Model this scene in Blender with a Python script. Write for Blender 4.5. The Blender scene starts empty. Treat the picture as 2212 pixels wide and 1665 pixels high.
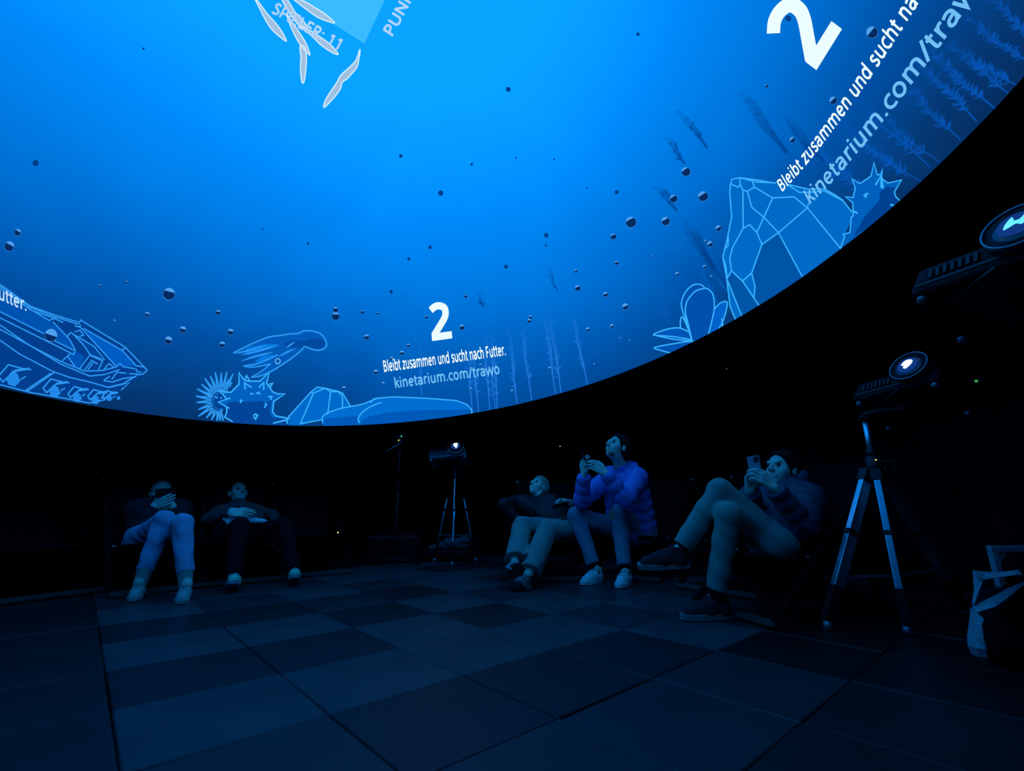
import bpy, bmesh, math, random
import numpy as np
from mathutils import Vector, Matrix
from mathutils.geometry import tessellate_polygon

random.seed(7)
sc = bpy.context.scene
COL = sc.collection
R_ = math.radians

# ------------------------------------------------------------------ camera, world, exposure
CAM_H, PITCH, ROLL, FPX = 0.62, R_(14.3), R_(-0.37), 1018.0
W_, H_ = 2212, 1665
cam = bpy.data.cameras.new('camera')
cam.sensor_fit = 'HORIZONTAL'; cam.sensor_width = 36.0
cam.lens = FPX / W_ * 36.0
cam.clip_start = 0.02; cam.clip_end = 60
camo = bpy.data.objects.new('camera', cam); COL.objects.link(camo)
_fw = Vector((0, math.cos(PITCH), math.sin(PITCH)))
_up0 = Vector((0, -math.sin(PITCH), math.cos(PITCH)))
_rt0 = Vector((1, 0, 0))
_rt = _rt0 * math.cos(ROLL) + _up0 * math.sin(ROLL)
_up = -_rt0 * math.sin(ROLL) + _up0 * math.cos(ROLL)
mw = Matrix((( _rt.x, _up.x, -_fw.x, 0), (_rt.y, _up.y, -_fw.y, 0), (_rt.z, _up.z, -_fw.z, CAM_H), (0, 0, 0, 1)))
camo.matrix_world = mw
sc.camera = camo
world = bpy.data.worlds.new('world'); sc.world = world
world.use_nodes = True
world.node_tree.nodes['Background'].inputs[0].default_value = (0, 0, 0, 1)
world.node_tree.nodes['Background'].inputs[1].default_value = 0.0
sc.view_settings.view_transform = 'Standard'
sc.view_settings.look = 'None'
sc.view_settings.exposure = 0.0
sc.view_settings.gamma = 1.0
sc.view_settings.use_curve_mapping = False

# ------------------------------------------------------------------ measuring helpers (survey of the photograph)
O3 = np.array([0, 0, CAM_H])
def ray(px, py):
    x = (px - W_ / 2) / FPX; y = -(py - H_ / 2) / FPX
    xr = x * math.cos(ROLL) - y * math.sin(ROLL); yr = x * math.sin(ROLL) + y * math.cos(ROLL)
    return np.array([xr, math.cos(PITCH) - yr * math.sin(PITCH), math.sin(PITCH) + yr * math.cos(PITCH)])
def at(px, py, Y):
    d = ray(px, py); return O3 + d * (Y / d[1])
def onz(px, py, z=0.0):
    d = ray(px, py); return O3 + d * ((z - CAM_H) / d[2])
def chain(par, px, py, L, far):
    d = ray(px, py); d = d / np.linalg.norm(d); v = par - O3; b = v @ d; c = v @ v - L * L; q = b * b - c
    t = b if q < 0 else (b + math.sqrt(q) if far else b - math.sqrt(q))
    return O3 + d * t
def unit(v):
    v = np.asarray(v, float); return v / (np.linalg.norm(v) + 1e-12)

DC = np.array([-0.7555, 2.1728, 2.0134])      # centre of the dome's tilted rim
RIM = 3.1707                                   # inner radius of the rim
DR = RIM + 0.04                                # radius of the projection surface
DN = unit([-0.1375, 0.1277, 0.9822])           # dome axis (the dome hangs tilted)
DU = unit(np.cross([0, 1, 0], DN)); DV = np.cross(DN, DU)
def dome_pt(px, py, lift=0.0):
    d = ray(px, py); d = d / np.linalg.norm(d); v = O3 - DC; b = v @ d; c = v @ v - (DR - lift) ** 2
    return d * (-b + math.sqrt(b * b - c)) + O3 - DC       # relative to the dome centre

# ------------------------------------------------------------------ object helpers
def s2l(c):
    return tuple(((x / 255) / 12.92 if x <= 10 else (((x / 255) + 0.055) / 1.055) ** 2.4) for x in c)
def tag(o, label=None, cat=None, group=None, kind=None):
    if label: o['label'] = label
    if cat: o['category'] = cat
    if group: o['group'] = group
    if kind: o['kind'] = kind
    return o
def thing(name, label, cat, loc=(0, 0, 0), rotz=0.0, group=None):
    o = bpy.data.objects.new(name, None); COL.objects.link(o)
    o.empty_display_size = 0.1
    o.location = loc; o.rotation_euler = (0, 0, rotz)
    return tag(o, label, cat, group)
def add(name, me, mats=None, parent=None, loc=None):
    o = bpy.data.objects.new(name, me); COL.objects.link(o)
    if mats is not None and len(me.materials) == 0:
        for m in (mats if isinstance(mats, (list, tuple)) else [mats]): me.materials.append(m)
    if parent is not None: o.parent = parent
    if loc is not None: o.location = loc
    return o
def bm_obj(name, bm, mats, parent=None, smooth=False, loc=None, bevel=0.0):
    if bevel: bmesh.ops.bevel(bm, geom=[e for e in bm.edges if len(e.link_faces) == 2 and e.calc_face_angle(0) > 0.6], offset=bevel, segments=2, profile=0.7, affect='EDGES', clamp_overlap=True)
    bmesh.ops.recalc_face_normals(bm, faces=bm.faces)
    me = bpy.data.meshes.new(name); bm.to_mesh(me); bm.free()
    if smooth:
        for p in me.polygons: p.use_smooth = True
    return add(name, me, mats, parent, loc)
def copy_tree(o, parent=None):
    c = o.copy(); COL.objects.link(c); c.parent = parent
    for ch in list(o.children): copy_tree(ch, c)
    return c
def box(bm, c, s, rot=None):
    r = bmesh.ops.create_cube(bm, size=1.0)['verts']
    m = Matrix.Diagonal((s[0], s[1], s[2], 1))
    m = Matrix.Translation(Vector(c)) @ ((rot.to_4x4() if rot is not None else Matrix.Identity(4)) @ m)
    bmesh.ops.transform(bm, matrix=m, verts=r); return r
def frame_rot(a, b, up=(0, 0, 1)):
    z = (Vector(b) - Vector(a)).normalized(); u = Vector(up)
    if abs(z.dot(u)) > 0.98: u = Vector((1, 0, 0))
    x = u.cross(z).normalized(); y = z.cross(x)
    return Matrix(((x.x, y.x, z.x), (x.y, y.y, z.y), (x.z, y.z, z.z)))
def bar(bm, a, b, w, t, up=(0, 0, 1)):
    a, b = Vector(a), Vector(b)
    return box(bm, (a + b) / 2, (w, t, (b - a).length), frame_rot(a, b, up))
def tube(bm, a, b, r, r2=None, seg=12):
    a, b = Vector(a), Vector(b)
    v = bmesh.ops.create_cone(bm, cap_ends=True, segments=seg, radius1=r, radius2=r if r2 is None else r2, depth=(b - a).length)['verts']
    m = Matrix.Translation((a + b) / 2) @ frame_rot(a, b).to_4x4()
    bmesh.ops.transform(bm, matrix=m, verts=v); return v
def ball(bm, c, r, seg=12, sc_=(1, 1, 1)):
    v = bmesh.ops.create_uvsphere(bm, u_segments=seg, v_segments=max(6, seg // 2), radius=1.0)['verts']
    bmesh.ops.transform(bm, matrix=Matrix.Translation(Vector(c)) @ Matrix.Diagonal((r * sc_[0], r * sc_[1], r * sc_[2], 1)), verts=v); return v
def polytube(bm, pts, r, seg=8):
    for a, b in zip(pts[:-1], pts[1:]): tube(bm, a, b, r, seg=seg)
    for p in pts[1:-1]: ball(bm, p, r, 8)
def torus(bm, c, Rr, r, rot, seg=40, ms=10, sy=1.0):
    vs = []
    for i in range(seg):
        a = 2 * math.pi * i / seg
        row = []
        for j in range(ms):
            b = 2 * math.pi * j / ms
            p = Vector(((Rr + r * math.cos(b)) * math.cos(a), (Rr + r * math.cos(b)) * math.sin(a), r * sy * math.sin(b)))
            row.append(bm.verts.new(Vector(c) + rot @ p))
        vs.append(row)
    for i in range(seg):
        for j in range(ms):
            bm.faces.new((vs[i][j], vs[(i + 1) % seg][j], vs[(i + 1) % seg][(j + 1) % ms], vs[i][(j + 1) % ms]))

# ------------------------------------------------------------------ materials
def mat(name, col, rough=0.7, metal=0.0, spec=0.4, var=0.0, scale=20.0, bump=0.0, bscale=60.0, wave=None):
    m = bpy.data.materials.new(name); m.use_nodes = True
    nt = m.node_tree; b = nt.nodes['Principled BSDF']
    b.inputs['Roughness'].default_value = rough; b.inputs['Metallic'].default_value = metal
    b.inputs['Specular IOR Level'].default_value = spec
    b.inputs['Base Color'].default_value = (*col, 1)
    tc = nt.nodes.new('ShaderNodeTexCoord')
    if var:
        n = nt.nodes.new('ShaderNodeTexNoise'); n.inputs['Scale'].default_value = scale; n.inputs['Detail'].default_value = 5
        nt.links.new(tc.outputs['Object'], n.inputs['Vector'])
        r = nt.nodes.new('ShaderNodeValToRGB')
        r.color_ramp.elements[0].position = 0.3; r.color_ramp.elements[1].position = 0.72
        r.color_ramp.elements[0].color = (*[x * (1 - var) for x in col], 1)
        r.color_ramp.elements[1].color = (*[min(1, x * (1 + var)) for x in col], 1)
        nt.links.new(n.outputs['Fac'], r.inputs['Fac']); nt.links.new(r.outputs['Color'], b.inputs['Base Color'])
    if bump:
        n2 = nt.nodes.new('ShaderNodeTexNoise'); n2.inputs['Scale'].default_value = bscale; n2.inputs['Detail'].default_value = 3
        nt.links.new(tc.outputs['Object'], n2.inputs['Vector'])
        bp = nt.nodes.new('ShaderNodeBump'); bp.inputs['Strength'].default_value = bump; bp.inputs['Distance'].default_value = 0.01
        nt.links.new(n2.outputs['Fac'], bp.inputs['Height']); nt.links.new(bp.outputs['Normal'], b.inputs['Normal'])
    return m
def emis(name, col, strength=1.0, alpha_attr=False, sample=False):
    m = bpy.data.materials.new(name); m.use_nodes = True
    nt = m.node_tree; nt.nodes.clear()
    out = nt.nodes.new('ShaderNodeOutputMaterial'); e = nt.nodes.new('ShaderNodeEmission')
    e.inputs[0].default_value = (*col, 1); e.inputs[1].default_value = strength
    if alpha_attr:
        at_ = nt.nodes.new('ShaderNodeAttribute'); at_.attribute_name = 'fade'
        tr = nt.nodes.new('ShaderNodeBsdfTransparent'); mx = nt.nodes.new('ShaderNodeMixShader')
        nt.links.new(at_.outputs['Fac'], mx.inputs[0]); nt.links.new(tr.outputs[0], mx.inputs[1]); nt.links.new(e.outputs[0], mx.inputs[2])
        nt.links.new(mx.outputs[0], out.inputs[0])
    else:
        nt.links.new(e.outputs[0], out.inputs[0])
    if not sample: m.cycles.emission_sampling = 'NONE'
    return m

M = {}
M['black_cloth'] = mat('black_cloth', (0.010, 0.010, 0.011), 0.95, spec=0.1, var=0.3, scale=3, bump=0.1)
M['curtain'] = mat('black_curtain', (0.006, 0.006, 0.008), 0.95, spec=0.05, var=0.3, scale=2)
M['floor'] = mat('floor_base', (0.006, 0.006, 0.007), 0.9, spec=0.1, var=0.2)
for nm, v in (('tile_dark', 0.019), ('tile_mid', 0.037), ('tile_light', 0.066), ('tile_dimmed', 0.009)):
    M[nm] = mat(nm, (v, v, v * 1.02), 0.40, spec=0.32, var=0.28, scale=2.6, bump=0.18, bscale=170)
M['skin'] = mat('skin', (0.88, 0.72, 0.58), 0.6, spec=0.3, var=0.06, scale=30)
M['black_plastic'] = mat('black_plastic', (0.012, 0.012, 0.013), 0.45, spec=0.4, var=0.15)
M['shaded_plastic'] = mat('projector_shaded', (0.008, 0.008, 0.009), 0.6, spec=0.1, var=0.1)  # projector body standing in shade: the shade is put into this near-black
M['aluminium'] = mat('brushed_aluminium', (0.88, 0.89, 0.92), 0.30, metal=0.95, spec=0.5, var=0.08, scale=40)
M['alu_dim'] = mat('dull_shaded_aluminium', (0.34, 0.35, 0.37), 0.45, metal=0.8, var=0.1, scale=40)
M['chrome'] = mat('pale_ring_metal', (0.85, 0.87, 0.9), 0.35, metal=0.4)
M['rubber'] = mat('black_rubber', (0.008, 0.008, 0.008), 0.8, spec=0.2, var=0.2)
M['lens_glass'] = mat('lens_glass', (0.004, 0.008, 0.02), 0.08, spec=0.8, var=0.1)
M['wood'] = mat('dark_deckchair_wood', (0.0045, 0.004, 0.0035), 0.7, spec=0.06, var=0.35, scale=14)
M['sling'] = mat('dark_navy_sling', (0.0055, 0.006, 0.008), 0.95, spec=0.03, var=0.2, scale=50, bump=0.1, bscale=200)
M['cap'] = mat('pale_bar_end', (0.30, 0.28, 0.25), 0.6, var=0.15)

# ------------------------------------------------------------------ projected picture: gradient of the water on the dome
def dome_material():
    m = bpy.data.materials.new('projected_water'); m.use_nodes = True
    nt = m.node_tree; nt.nodes.clear()
    out = nt.nodes.new('ShaderNodeOutputMaterial'); e = nt.nodes.new('ShaderNodeEmission')
    tc = nt.nodes.new('ShaderNodeTexCoord')
    nz = nt.nodes.new('ShaderNodeVectorMath'); nz.operation = 'NORMALIZE'
    nt.links.new(tc.outputs['Object'], nz.inputs[0])
    sp = nt.nodes.new('ShaderNodeSeparateXYZ'); nt.links.new(nz.outputs[0], sp.inputs[0])
    x, y, z = sp.outputs
    def mth(op, a, b):
        n = nt.nodes.new('ShaderNodeMath'); n.operation = op
        for i, v in enumerate((a, b)):
            if isinstance(v, (int, float)): n.inputs[i].default_value = v
            else: nt.links.new(v, n.inputs[i])
        return n.outputs[0]
    co = [0.3316, -0.1236, 0.0946, 0.7284, -0.2653, -0.1261, 0.1415, -0.0062, -0.1375]
    terms = [x, y, z, mth('MULTIPLY', x, x), mth('MULTIPLY', y, y), mth('MULTIPLY', x, y), mth('MULTIPLY', x, z), mth('MULTIPLY', y, z)]
    t = co[0]
    for c, q in zip(co[1:], terms): t = mth('ADD', t, mth('MULTIPLY', q, c))
    t = mth('ADD', mth('MULTIPLY', t, 1.10), 0.01)
    ns = nt.nodes.new('ShaderNodeTexNoise'); ns.inputs['Scale'].default_value = 2.2; ns.inputs['Detail'].default_value = 3
    ns.inputs['Distortion'].default_value = 0.8
    nt.links.new(nz.outputs[0], ns.inputs['Vector'])
    t = mth('ADD', t, mth('MULTIPLY', mth('SUBTRACT', ns.outputs['Fac'], 0.5), 0.14))
    rp = nt.nodes.new('ShaderNodeValToRGB'); cr = rp.color_ramp
    stops = [(0.0, (6, 37, 80)), (0.14, (5, 55, 114)), (0.3, (0, 80, 164)), (0.5, (0, 112, 212)), (0.75, (0, 138, 242)), (1.0, (10, 164, 255))]
    while len(cr.elements) < len(stops): cr.elements.new(0.5)
    for el, (p, c) in zip(cr.elements, stops):
        q = s2l(c); el.position = p; el.color = (q[0] / 1.35, q[1] / 1.35, min(1, q[2] / 1.35 * (1.3 if p > .9 else 1.08 if p > .7 else 1.0)), 1)
    nt.links.new(t, rp.inputs[0]); nt.links.new(rp.outputs[0], e.inputs[0]); e.inputs[1].default_value = 1.35
    nt.links.new(e.outputs[0], out.inputs[0])
    return m
M['water'] = dome_material()

# ------------------------------------------------------------------ the setting
def dirv(az, el): return math.cos(el) * (math.cos(az) * DU + math.sin(az) * DV) + math.sin(el) * DN
def cap_mesh(name, Rr, el0, flip, nu=96, nv=28):
    vs = [tuple(Rr * dirv(2 * math.pi * i / nu, el0 + (math.pi / 2 - el0) * j / nv)) for j in range(nv) for i in range(nu)]
    vs.append(tuple(Rr * DN)); fs = []
    for j in range(nv - 1):
        for i in range(nu):
            q = (j * nu + i, j * nu + (i + 1) % nu, (j + 1) * nu + (i + 1) % nu, (j + 1) * nu + i)
            fs.append(q[::-1] if flip else q)
    for i in range(nu):
        q = ((nv - 1) * nu + i, (nv - 1) * nu + (i + 1) % nu, nu * nv); fs.append(q[::-1] if flip else q)
    me = bpy.data.meshes.new(name); me.from_pydata(vs, [], fs)
    for p in me.polygons: p.use_smooth = True
    return me
ceiling = add('ceiling', cap_mesh('ceiling', DR, R_(-1.2), True), M['water'], loc=DC)
tag(ceiling, 'tilted projection dome showing bright blue underwater scene', None, kind='structure')
add('dome_blackout_shell', cap_mesh('dome_blackout_shell', DR + 0.05, R_(-1.2), False), M['black_cloth'], ceiling)  # unseen outer cover, added to keep the dome's light off the curtain

def ring_band(name, prof, matl, parent, nu=144, wob=0.0):
    vs = []; fs = []; k = len(prof)
    for i in range(nu):
        a = 2 * math.pi * i / nu
        for (rr, zz) in prof: vs.append(tuple(rr * (math.cos(a) * DU + math.sin(a) * DV) + zz * DN))
    for i in range(nu):
        for j in range(k):
            fs.append((i * k + j, ((i + 1) % nu) * k + j, ((i + 1) % nu) * k + (j + 1) % k, i * k + (j + 1) % k))
    me = bpy.data.meshes.new(name); me.from_pydata(vs, [], fs)
    bmm = bmesh.new(); bmm.from_mesh(me); bmesh.ops.recalc_face_normals(bmm, faces=bmm.faces); bmm.to_mesh(me); bmm.free()
    return add(name, me, matl, parent)
M['rim'] = mat('rim_band', (0.0018, 0.0018, 0.0020), 0.8, spec=0.0, var=0.2, scale=6)
ring_band('rim_band', [(RIM, 0.0), (DR + 0.09, 0.0), (DR + 0.09, -0.30), (RIM, -0.30)], M['rim'], ceiling)

# pleated black curtain around the room
WR = 4.35
bm = bmesh.new(); nu = 480; rows = []
for i in range(nu + 1):
    a = R_(-62) + R_(304) * i / nu - R_(0)
    r1 = WR + 0.035 * math.sin(i * 0.9) + 0.02 * math.sin(i * 0.37 + 1)
    rows.append([bm.verts.new((DC[0] + r1 * math.cos(a), DC[1] + r1 * math.sin(a), z)) for z in (0.0, 1.2, 3.4)])
for i in range(nu):
    for j in range(2): bm.faces.new((rows[i][j], rows[i + 1][j], rows[i + 1][j + 1], rows[i][j + 1]))
o = bm_obj('wall_back', bm, M['curtain'], smooth=True)
tag(o, 'pleated black curtain hanging all round the dome', None, kind='structure')

# floor: square rubber tiles
bm = bmesh.new()
box(bm, (DC[0], DC[1], -0.06), (10.5, 10.5, 0.06))
floor = bm_obj('floor', bm, M['floor'])
tag(floor, 'dark floor laid with large square rubber tiles', None, kind='structure')
G0 = np.array([-1.233, 2.411]); GU = np.array([0.3776, 0.3353]); GV = np.array([0.3306, -0.3724])
tile_shade = {(-1, -4): 1, (-1, -3): 2, (-1, -2): 0, (-1, -1): 2, (-1, 0): 0, (-1, 1): 2, (-1, 2): 1, (-1, 3): 0, (-1, 4): 1,
              (0, -4): 1, (0, -3): 1, (0, -2): 0, (0, -1): 2, (0, 0): 0, (0, 1): 2, (0, 2): 0, (0, 3): 1, (0, 4): 0,
              (1, -4): 1, (1, -3): 2, (1, -2): 1, (1, -1): 0, (1, 0): 2, (1, 1): 2, (1, 2): 0, (1, 3): 1, (1, 4): 0,
              (2, -3): 1, (2, -2): 0, (2, -1): 2, (2, 0): 0, (2, 1): 2, (2, 2): 0, (2, 3): 1, (2, 4): 0,
              (3, -2): 2, (3, -1): 1, (3, 0): 2, (3, 1): 1, (3, 2): 2, (3, 3): 0, (3, 4): 0, (2, 5): 0, (3, 5): 0, (4, 4): 0, (4, 5): 0, (5, 4): 0, (5, 5): 0, (6, 2): 0, (6, 3): 0, (6, 4): 0, (7, 3): 0, (5, 6): 0, (4, 6): 0, (3, 6): 0,  # trailing dark entries put the lower-right vignette into the tile tone
              (4, -1): 1, (4, 0): 1, (4, 1): 2, (4, 2): 1, (4, 3): 0, (5, 1): 1, (5, 2): 1, (5, 3): 0}
TM = [M['tile_dark'], M['tile_mid'], M['tile_light'], M['tile_dimmed']]
tile_meshes = []
for k in range(4):
    bm = bmesh.new(); su, sv = np.linalg.norm(GU) - 0.004, np.linalg.norm(GV) - 0.004
    box(bm, (0, 0, -0.0125), (su, sv, 0.025))
    bmesh.ops.bevel(bm, geom=[e for e in bm.edges if all(v.co.z > -0.001 for v in e.verts)], offset=0.004, segments=1, affect='EDGES')
    me = bpy.data.meshes.new('tile'); bm.to_mesh(me); bm.free(); me.materials.append(TM[k]); tile_meshes.append(me)
tang = math.atan2(GU[1], GU[0])
rt = random.Random(3)
for i in range(-12, 13):
    for j in range(-12, 13):
        c = G0 + (i + .5) * GU + (j + .5) * GV
        if np.linalg.norm(c - DC[:2]) > WR + 0.1 or c[1] < 0.25 or abs(c[0]) > c[1] * 1.35 + 0.9: continue
        if i <= -2: sh = 0
        else: sh = tile_shade.get((i, j), rt.choice((0, 1, 1, 2)))
        if i >= 3 and j >= 2 and sh == 0: sh = 3  # vignette at lower right painted as still darker tiles
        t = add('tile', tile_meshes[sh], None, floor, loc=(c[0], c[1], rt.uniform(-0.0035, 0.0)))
        t.rotation_euler = (rt.uniform(-.004, .004), rt.uniform(-.004, .004), tang + rt.uniform(-.005, .005))
        if abs(i) < 30: t.location.z -= 0.002
for o_ in [floor]: o_.location.z = 0.0

# ------------------------------------------------------------------ the projected drawings and lettering (flat light on the dome's inner face)
LIFT = {'back': 0.006, 'fill': 0.010, 'fill2': 0.013, 'line': 0.017, 'text': 0.022}
PIC = {}
def pic(name, col, k=1.0, fade=False):
    key = name + ('_f' if fade else '')
    if key not in PIC: PIC[key] = emis('projected_' + key, s2l(col), k, alpha_attr=fade)
    return PIC[key]
LINE = lambda: pic('line', (56, 178, 255))
LINE2 = lambda: pic('line_deep', (44, 152, 242))
WHITE = lambda: pic('white', (236, 253, 255))
LBLUE = lambda: pic('light_blue', (112, 192, 246))

def dom_mesh(name, v2, faces, matl, lift, parent=None, fades=None, mats_idx=None, loc=None):
    me = bpy.data.meshes.new(name)
    me.from_pydata([tuple(dome_pt(a, b, lift)) for a, b in v2], [], faces)
    if fades is not None:
        at_ = me.attributes.new('fade', 'FLOAT', 'POINT'); at_.data.foreach_set('value', fades)
    o = add(name, me, matl, parent if parent is not None else ceiling)
    if mats_idx is not None: me.polygons.foreach_set('material_index', mats_idx)
    return o
def smooth_pts(p, n=4, closed=False):
    p = [np.array(q, float) for q in p]; out = []
    m = len(p); rng = range(m if closed else m - 1)
    for i in rng:
        a = p[(i - 1) % m] if (closed or i > 0) else p[i]; b = p[i]; c = p[(i + 1) % m]
        d = p[(i + 2) % m] if (closed or i + 2 < m) else c
        for k in range(n):
            t = k / n
            out.append(0.5 * ((2 * b) + (c - a) * t + (2 * a - 5 * b + 4 * c - d) * t * t + (3 * b - a - 3 * c + d) * t ** 3))
    if not closed: out.append(p[-1])
    return out
class Strokes:
    def __init__(s): s.v = []; s.f = []; s.a = []
    def line(s, pts, w=3.2, closed=False, fade=None, taper=False):
        p = [np.array(q, float) for q in pts]
        if closed: p.append(p[0])
        q = [p[0]]; fa = [0.0]; tot = sum(np.linalg.norm(b - a) for a, b in zip(p[:-1], p[1:])) + 1e-9; acc = 0
        for a, b in zip(p[:-1], p[1:]):
            L = np.linalg.norm(b - a); k = max(1, int(L / 35))
            for i in range(1, k + 1): q.append(a + (b - a) * i / k); fa.append((acc + L * i / k) / tot)
            acc += L
        n = len(q); base = len(s.v)
        for i in range(n):
            d0 = unit(q[i] - q[i - 1]) if i else unit(q[1] - q[0]); d1 = unit(q[i + 1] - q[i]) if i < n - 1 else d0
            m_ = d0 + d1; m_ = unit(m_) if np.linalg.norm(m_) > .2 else d0
            nn = np.array([-m_[1], m_[0]]); sc_ = 1 / max(0.55, abs(nn @ np.array([-d0[1], d0[0]])))
            ww = w * .5 * sc_ * (max(0.12, math.sin(math.pi * (0.06 + 0.9 * fa[i]))) if taper else 1)
            s.v += [tuple(q[i] + nn * ww), tuple(q[i] - nn * ww)]
            f = 1.0 if fade is None else fade[0] + (fade[1] - fade[0]) * fa[i]; s.a += [f, f]
        for i in range(n - 1): s.f.append((base + 2 * i, base + 2 * i + 1, base + 2 * i + 3, base + 2 * i + 2))
    def quadstrip(s, L, Rr, fa):
        base = len(s.v)
        for a, b, f in zip(L, Rr, fa): s.v += [tuple(a), tuple(b)]; s.a += [f, f]
        for i in range(len(L) - 1): s.f.append((base + 2 * i, base + 2 * i + 1, base + 2 * i + 3, base + 2 * i + 2))
    def out(s, name, matl, lift, parent=None, fade=False):
        return dom_mesh(name, s.v, s.f, matl, lift, parent, s.a if fade else None)
def fill(name, pts, matl, lift, parent=None, maxe=70):
    bmx = bmesh.new()
    vs = [bmx.verts.new((float(p[0]), float(p[1]), 0)) for p in pts]
    for t in tessellate_polygon([[Vector((float(p[0]), float(p[1]), 0)) for p in pts]]):
        try: bmx.faces.new([vs[i] for i in t])
        except ValueError: pass
    for _ in range(4):
        es = [e for e in bmx.edges if e.calc_length() > maxe]
        if not es: break
        bmesh.ops.subdivide_edges(bmx, edges=es, cuts=1); bmesh.ops.triangulate(bmx, faces=[f for f in bmx.faces if len(f.verts) > 3])
    bmx.verts.index_update()
    v = [(q.co.x, q.co.y) for q in bmx.verts]; f = [[q.index for q in fc.verts] for fc in bmx.faces]; bmx.free()
    return dom_mesh(name, v, f, matl, lift, parent)
def tr(o, k, pts): return [(o[0] + x * k, o[1] + y * k) for x, y in pts]

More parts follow.
